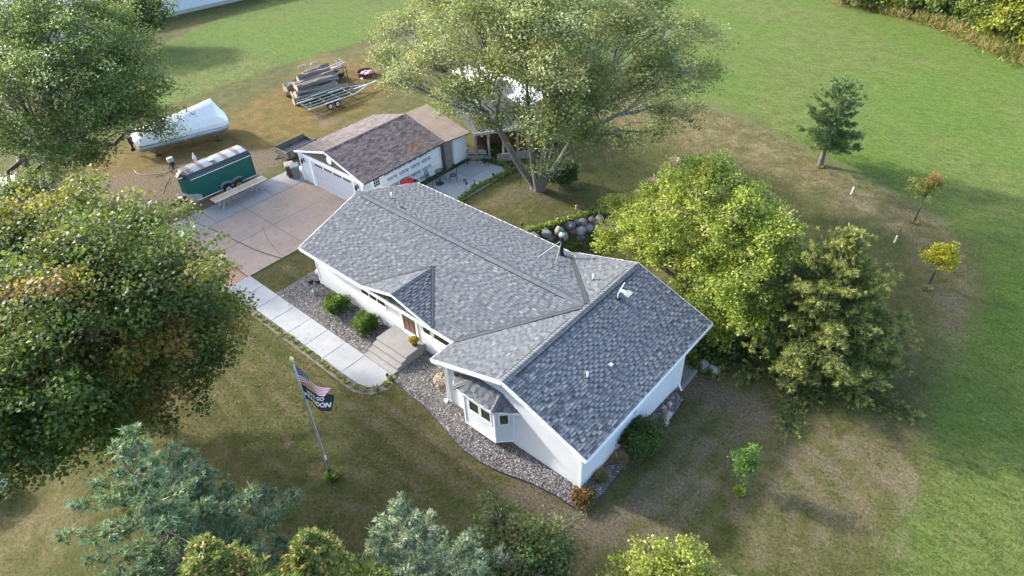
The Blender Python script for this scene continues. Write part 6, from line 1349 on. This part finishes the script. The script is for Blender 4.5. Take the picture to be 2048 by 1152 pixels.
jb = (23.7, 11.7)
conifer('red_cedar', 'wide feathery olive green cedar to the right of the wing', jb, 7.4, 4.35, 22, 16, JN, Ln=.14, tufts=11, nb=6, droop=.05, tilt=1.1, power=.92, step=.17, nstep=.14, tip=(.46, .46, .12), lump=.5, wide=.3, z0=.06)
# deciduous shrubs and little trees -----------------------------------------
bb = under(1045, 1118, 3.2)
broadleaf('round_shrub', 'tall rounded dark shrub with brownish twigs at the bottom edge', bb, [(bb[0], bb[1], 3.0, 1.7, 2.0), (bb[0]+.5, bb[1]-.8, 2.8, 1.5, 1.8), (bb[0]-.5, bb[1]-.7, 2.7, 1.3, 1.6)], 620, 42, .10, [(.075, .12, .035), (.10, .15, .04), (.055, .09, .03), (.15, .18, .05), (.11, .085, .06)], clump_r=(.22, .42), trunk_r=.09, cat='shrub', shell=.4)
yb = under(1335, 1150, 2.8)
broadleaf('small_ash', 'bright yellow-green small tree cut off by the bottom edge', yb, [(yb[0], yb[1], 2.7, 1.2, 1.2), (yb[0]+.9, yb[1]+.4, 2.0, 1.1, .9), (yb[0]-.1, yb[1]-1.2, 2.6, 1.5, 1.2), (yb[0]+1.2, yb[1]-.6, 1.8, 1.2, .9)], 420, 40, .10, [(.26, .31, .04), (.33, .37, .07), (.19, .25, .03), (.38, .38, .12)], clump_r=(.2, .38), trunk_r=.07, cat='tree', shell=.4)
p = at(1640, 331)
conifer('young_larch', 'young dark green tree standing alone at the edge of the hay field', p, 5.7, 1.9, 18, 7, [(.085, .16, .05), (.11, .20, .06), (.14, .22, .075), (.17, .23, .10)], Ln=.15, tufts=10, nb=8, tilt=1.3, droop=-.05, z0=.22, power=.38, lump=.6, wide=.4, step=.19, nstep=.16)
def small_tree(px, py, h, r, lab, pal, nm='young_maple', cl=70, sp_=.12, tint=None):
    p = at(px, py); return broadleaf(nm, lab, p, [(p[0], p[1], h*.68, r, h*.26), (p[0]+.1, p[1]+.1, h*.85, r*.7, h*.14)], cl, 26, sp_, pal, clump_r=(.18, .34), trunk_r=.035, fork=.3, shell=.6, twigs=.7, tint=tint)
def redtop(P, col, ci, n):
    f = smooth(2.5, 3.4, P[:, 2])[:, None]*.7; return col*(1-f)+np.array([.55, .25, .10])*f
small_tree(1828, 443, 3.3, .80, 'thin sapling with reddish top leaves inside a dark trunk guard', [(.27, .30, .07), (.33, .32, .08), (.21, .25, .05)], cl=80, tint=redtop)
small_tree(1856, 572, 2.7, .78, 'small golden yellow tree with a dense round head', [(.50, .44, .03), (.40, .40, .03), (.58, .47, .04), (.32, .36, .03)], cl=120)
for (px, py, lab) in ((1828, 443, 'dark trunk guard round the reddish sapling'), (1856, 572, 'dark trunk guard round the golden tree')):
    p = at(px, py); m = MB(); m.tube([p, p+np.array([.02, .02, 1.0])], .05, 8); tag(m.build('trunk_guard', BLACKP), lab, 'trunk guard')
def bush(name, label, c, r, h, n, leaf, pal, cl=(.14, .26), cat='shrub', group=None, shell=.35):
    return broadleaf(name, label, (c[0], c[1]), [(c[0], c[1], h*.5, r, h*.52)], n, 34, leaf, pal, clump_r=cl, trunk_r=.03, cat=cat, shell=shell, twigs=.3, group=group)
GB = [(.060, .135, .018), (.085, .175, .022), (.045, .105, .015), (.11, .20, .03)]
bush('boxwood', 'round bright green bush in the gravel, nearer the driveway', at(678, 622), .60, .95, 190, .085, GB)
bush('boxwood', 'round bright green bush in the gravel, nearer the front steps', at(736, 660), .60, .95, 190, .085, GB)
p = at(1275, 880); bush('spreading_yew', 'loose dark green bush against the right wall of the wing', at(1280, 872, .7), .9, 1.4, 300, .085, [(.055, .11, .025), (.08, .14, .03), (.04, .08, .02), (.14, .17, .04)], (.18, .36))
bush('leafy_sapling', 'small bright green bush standing alone on the right lawn', at(1480, 968), .42, 2.5, 85, .075, [(.075, .17, .03), (.10, .21, .035), (.055, .13, .03)], (.12, .26), shell=.8)
bush('ivy_bush', 'dark green bush at the foot of the many-stemmed maple', at(1128, 372), 1.0, 1.8, 260, .12, [(.04, .085, .025), (.055, .105, .03), (.03, .06, .02)], (.2, .36))
bush('rust_shrub', 'low rust coloured shrub at the tip of the gravel bed', at(1167, 1003), .42, .45, 90, .08, [(.20, .10, .04), (.14, .075, .035), (.09, .10, .03), (.25, .15, .05)], (.1, .18))
# clumps of plants with strap or broad leaves
def clump(name, label, c, r, h, n, pal, ln=.22, wd=.07, cat='plant', parent=None, group=None, spread=.9, loc_z=0.0):
    a = rng.uniform(0, 2*math.pi, n); rr = r*.35*np.sqrt(rng.uniform(0, 1, n)); P = np.stack([rr*np.cos(a), rr*np.sin(a), rng.uniform(.02, h*.4, n)], 1)
    D = np.stack([np.cos(a)*spread, np.sin(a)*spread, rng.uniform(.25, 1.2, n)], 1)+rng.normal(0, .25, (n, 3)); V = blades(P, D, ln*rng.uniform(.6, 1.25, n), wd, side=np.array([[0, 0, 1.0]])+rng.normal(0, .2, (n, 3)))
    o = blades_obj(name, V, palette(pal, n)*rng.uniform(.75, 1.2, (n, 1)), LEAF, parent, loc=(c[0], c[1], loc_z)); return tag(o, label, cat, group) if label else o
HO = [(.17, .27, .035), (.22, .33, .05), (.13, .22, .03), (.28, .35, .09)]
walkp = [(514,630),(527,640),(542,648),(553,656),(564,668),(578,674),(588,682),(602,694),(613,702),(626,711),(639,721),(651,731),(664,740),(679,751),(691,762),(709,772),(727,778),(750,777),(771,767)]
ORD = 'first second third fourth fifth sixth seventh eighth ninth tenth eleventh twelfth thirteenth fourteenth fifteenth sixteenth seventeenth eighteenth nineteenth'.split()
for i, (px, py) in enumerate(walkp):
    clump('hosta', ORD[i]+' small green hosta from the driveway end of the row along the front walk', at(px+1, py+2), .2, .2, 34+int(rng.integers(0, 20)), HO, .17, .055, group='hostas in a row along the front walk')
clump('hosta', 'green hosta at the foot of the front steps', at(784, 758), .22, .2, 50, HO, .18, .06)
clump('hosta_ring', 'bright green plants ringed around the foot of the flagpole', at(662, 955), .42, .22, 190, HO, .24, .07)
clump('hosta', 'yellow-green plants under the bright sapling on the right lawn', at(1478, 985), .4, .22, 120, [(.3, .36, .04), (.22, .3, .04)], .2, .07)
for px, py, lab in ((1640, 334, 'yellowish weeds round the foot of the young lone tree'), (1828, 446, 'yellowish weeds round the foot of the reddish sapling'), (1853, 578, 'pale green weeds round the foot of the golden tree')):
    clump('weeds', lab, at(px, py), .45, .15, 90, [(.24, .25, .06), (.30, .28, .09)], .2, .05)
for (px, py, lab, r_) in ((1238, 922, 'tan tuft of dry ornamental grass near the dark green bush', .42), (1202, 958, 'olive tan tuft of dry grass nearer the house corner', .32)):
    clump('dry_grass', lab, at(px, py), r_, .3, 420, [(.50, .34, .16), (.42, .29, .13), (.56, .42, .24)] if r_ > .4 else [(.36, .28, .11), (.26, .24, .08)], .42, .018, cat='ornamental grass', spread=.8)
def strip_plants(name, label, pts, n, w_, pal, ln=.2, wd=.1, z=.1, cat='ground cover', kind=None):
    pts = np.array(pts, float); seg = np.linalg.norm(np.diff(pts[:, :2], axis=0), axis=1); cum = np.concatenate([[0], np.cumsum(seg)]); t = rng.uniform(0, cum[-1], n)
    i = np.clip(np.searchsorted(cum, t)-1, 0, len(seg)-1); f = ((t-cum[i])/seg[i])[:, None]; P = pts[i]*(1-f)+pts[i+1]*f
    P = P+np.stack([rng.normal(0, w_*.4, n), rng.normal(0, w_*.4, n), np.abs(rng.normal(0, z*.8, n))+.02], 1)
    lump = nz(P[:, 0], P[:, 1], 3.0, 5); P = P[lump > -.5]; n = len(P); D = rng.normal(0, .8, (n, 3))+np.array([0, 0, .5])
    V = blades(P, D, ln*rng.uniform(.6, 1.2, n), wd, side=np.array([[0, 0, 1.0]])+rng.normal(0, .3, (n, 3)))
    o = blades_obj(name, V, palette(pal, n)*rng.uniform(.7, 1.2, (n, 1)), LEAF); tag(o, label, cat, None, 'stuff'); return o
VN = [(.12, .20, .03), (.17, .25, .045), (.09, .15, .025), (.24, .28, .07)]
strip_plants('creeping_plants', 'leafy green edging plants along the two lawn sides of the patio', [at(*p) for p in [(918, 408), (925, 397), (950, 380), (990, 358), (1022, 343), (1000, 330), (975, 322)]], 2600, .32, VN, .13, .08, .12)
strip_plants('ivy_ground_cover', 'dark green plants below the open shed wall', [at(*p) for p in [(965, 318), (985, 300), (1010, 285), (1060, 272)]], 2200, .7, [(.06, .11, .03), (.09, .15, .03)], .16, .1, .25)
strip_plants('wall_top_plants', 'light green leafy plants along the top of the boulder wall', [at(*p) for p in [(1048, 466), (1075, 458), (1105, 450), (1140, 438), (1175, 430), (1215, 426), (1250, 433), (1280, 450)]], 2600, .3, [(.23, .29, .05), (.29, .35, .08), (.17, .23, .04)], .15, .1, .12)
strip_plants('wall_foot_plants', 'yellow-green plants at the foot of the boulder wall', [at(*p, -1.2) for p in [(1120, 500), (1150, 493), (1175, 480), (1195, 470)]], 500, .3, [(.20, .25, .05), (.27, .27, .08)], .15, .09, .12)
strip_plants('corner_plants', 'yellowish leafy plants round the two boulders behind the house corner', [at(*p) for p in [(1372, 715), (1385, 728), (1400, 735), (1415, 748), (1432, 752), (1445, 735), (1430, 720)]], 900, .5, [(.17, .21, .04), (.22, .22, .05), (.10, .15, .03)], .18, .1, .14)
strip_plants('corner_shrubs', 'green undergrowth between the house corner and the cedar', [at(*p) for p in [(1385, 690), (1400, 700), (1430, 690), (1460, 700), (1480, 690), (1440, 670)]], 3200, 1.3, [(.06, .12, .03), (.09, .16, .04), (.045, .09, .03)], .2, .12, .5)
p = at(885, 770); clump('purple_flowers', 'dark purple flowers rising behind the cream ones in the brown pot', (p[0]+.05, p[1]+.2), .35, .5, 260, [(.16, .01, .05), (.22, .02, .07), (.10, .02, .03)], .12, .06, cat='flowers', loc_z=.36, spread=.35)
# woodland edge at the top right
WD = [(.10, .17, .04), (.13, .20, .05), (.075, .13, .035), (.18, .24, .055), (.28, .29, .045), (.14, .20, .07)]
woods = [(1722, 6, 3.2, 2.6, 'green', 'smallest leafy tree where the woodland edge meets the top of the picture'), (1768, 8, 3.8, 2.8, 'yel', 'low yellowish tree near the left end of the woodland edge'), (1805, 14, 4.6, 3.2, 'green', 'mid green tree just left of the bare trunk in the woodland edge'), (1862, 24, 5.2, 3.6, 'green', 'green tree with its trunk showing behind the tan grass'),
         (1905, 34, 5.0, 3.2, 'dark', 'dark green tree right of the one with the visible trunk'), (1940, 46, 5.6, 3.4, 'green', 'green tree behind the widest patch of tan grass'), (1972, 52, 6.4, 3.8, 'yel', 'tall yellow-green tree, brightest of the woodland edge'), (2008, 72, 6.4, 4.0, 'dark', 'dark green tree below the brightest yellow-green one'), (2050, 92, 6.2, 4.0, 'yel', 'yellowing tree at the right end of the woodland edge'),
         (1850, -20, 6.5, 4.8, 'green', 'green tree in the second row, left'), (1940, -8, 7.5, 5.0, 'dark', 'dark tree in the second row, middle'), (2040, 12, 8.5, 5.5, 'green', 'big green tree in the second row at the right edge'), (1760, -32, 6.0, 4.8, 'dark', 'dark tree in the second row behind the low yellowish one')]
for i, (px, py, h, r, kd, lab) in enumerate(woods):
    p = at(px, py); pal = {'green': WD[:4], 'dark': WD[:3]+[(.04, .07, .03)], 'yel': [(.36, .35, .05), (.27, .30, .05), (.18, .24, .05)]}[kd]
    broadleaf('woodland_tree', lab, p, [(p[0], p[1], h*.6, r*.75, h*.38), (p[0]+r*.5, p[1]+r*.3, h*.42, r*.6, h*.34), (p[0]-r*.5, p[1]-r*.1, h*.36, r*.6, h*.3), (p[0]+r*.3, p[1]-r*.6, h*.3, r*.45, h*.26)], 420, 34, .27, pal, clump_r=(.5, .95), trunk_r=.14, group='trees of the woodland edge', twigs=.15)
strip_plants('tall_weeds', 'tall tan dry grass in front of the woodland edge', [at(*p) for p in [(1675, 4), (1740, 14), (1800, 30), (1860, 44), (1905, 60), (1935, 76), (1990, 100), (2060, 130)]], 9000, 1.6, [(.42, .30, .15), (.36, .25, .12), (.26, .25, .09), (.20, .22, .05)], .75, .07, .35)
strip_plants('rough_undergrowth', 'green weedy undergrowth at the foot of the woodland edge', [at(*p) for p in [(1760, 5), (1880, 40), (1950, 66), (2010, 98), (2070, 125)]], 8000, 2.6, [(.10, .16, .03), (.16, .20, .04), (.07, .12, .03)], .6, .12, .6)
# fallen leaves on the front lawn
n = 800; P = np.stack([rng.uniform(-1, 24, n), rng.uniform(-12, -2.9, n), np.full(n, .03)], 1); D = rng.normal(size=(n, 3))*np.array([1, 1, .2])
ok = (poly_sd(P[:, 0], P[:, 1], BED2) > .1)&(rng.uniform(size=n) < np.exp(-np.hypot(P[:, 0]-5, P[:, 1]+9)/9)*1.3); P = P[ok]; D = D[ok]; n = len(P)
tag(blades_obj('fallen_leaves', blades(P, D, .07, .05, side=np.array([[0, 0, 1.0]])+rng.normal(0, .3, (n, 3))), palette([(.26, .21, .05), (.24, .17, .07), (.20, .10, .04), (.36, .32, .16)], n), LEAF), 'scattered yellow fallen leaves on the front lawn', 'fallen leaves', None, 'stuff')
n = 420; P = np.concatenate([np.stack([rng.uniform(-1, 6.5, n//2), rng.uniform(-3.4, .5, n//2)], 1), np.stack([rng.uniform(9, 19, n-n//2), rng.uniform(-4.4, -1, n-n//2)], 1)]); P = np.concatenate([P, np.full((n, 1), .085)], 1)
tag(blades_obj('leaf_litter', blades(P, rng.normal(size=(n, 3))*np.array([1, 1, .2]), .06, .045, side=np.array([[0, 0, 1.0]])+rng.normal(0, .3, (n, 3))), palette([(.22, .17, .05), (.18, .11, .05), (.10, .09, .04)], n), LEAF), 'dry leaf litter on the gravel beds and front walk', 'fallen leaves', None, 'stuff')
n = 60; c_ = rng.uniform([-9.4, -1.0], [-4.2, 6.2], (n, 2)); c_[:34] = np.array([-8.6, 3.6])+rng.normal(0, 1, (34, 2))*np.array([.5, 1.1]); V_ = []; F_ = []
for q in c_:
    r = rng.uniform(.015, .05); k0 = len(V_); V_ += [(q[0]+r*math.cos(a)*rng.uniform(.6, 1.2), q[1]+r*math.sin(a)*rng.uniform(.6, 1.2), .0545) for a in np.linspace(0, 6.283, 9)[:-1]]; F_.append(tuple(range(k0, k0+8)))
np_mesh('oil_spots', V_, F_, plain('oil_stain', (.06, .05, .045), .6), drive, kind='stuff')
# short grass tufts give the lawn its nap
def lawn_tufts(n, x0, x1, y0, y1, name, label):
    P = np.stack([rng.uniform(x0, x1, n), rng.uniform(y0, y1, n)], 1)
    bad = np.zeros(n, bool)
    for poly in (BED1, BED2, quad(-12.5, -1.9, -3.5, 8.3), quad(-3.8, -3.1, 9.0, -1.5), quad(0, 0, XR, W), quad(-3.1, 7, .5, 17.3), [tuple(at(*p)[:2]) for p in [(1345, 785), (1400, 742), (1365, 700)]]): bad |= poly_sd(P[:, 0], P[:, 1], poly) < .04
    for pts_, w_, a_ in STREAKS: bad |= (line_d(P[:, 0]+nz(P[:, 0], P[:, 1], 1.5, 9)*.18, P[:, 1]+nz(P[:, 0], P[:, 1], 1.3, 8)*.18, pts_) < w_*.6)&(rng.uniform(size=n) < a_)
    P = P[~bad]; n = len(P); z = height(P[:, 0], P[:, 1]); P = np.concatenate([P, z[:, None]-.01], 1)
    D = rng.normal(0, .55, (n, 3)); D[:, 2] = 1
    V = blades(P, D, rng.uniform(.05, .115, n), rng.uniform(.02, .045, n))
    fa = np.maximum(smooth(.3, -.3, poly_sd(P[:, 0], P[:, 1], FIELD_A)), smooth(.3, -.3, poly_sd(P[:, 0], P[:, 1], FIELD_B)))[:, None]
    m_ = smooth(-.4, .6, nz(P[:, 0], P[:, 1], 1.2, 31)+rng.normal(0, .4, n))[:, None]
    c1 = np.array([.058, .075, .016])*(1-m_)+np.array([.150, .128, .055])*m_; c2 = np.array([.060, .120, .014])*(1-m_)+np.array([.130, .160, .036])*m_
    col = (c1*(1-fa)+c2*fa)*rng.uniform(.55, 1.4, (n, 1)); tag(blades_obj(name, V, col, BLADE, tri=True), label, 'grass', None, 'stuff')
lawn_tufts(165000, -3, 36, -14, 34, 'lawn_grass', 'short mown grass blades on the lawn round the house')
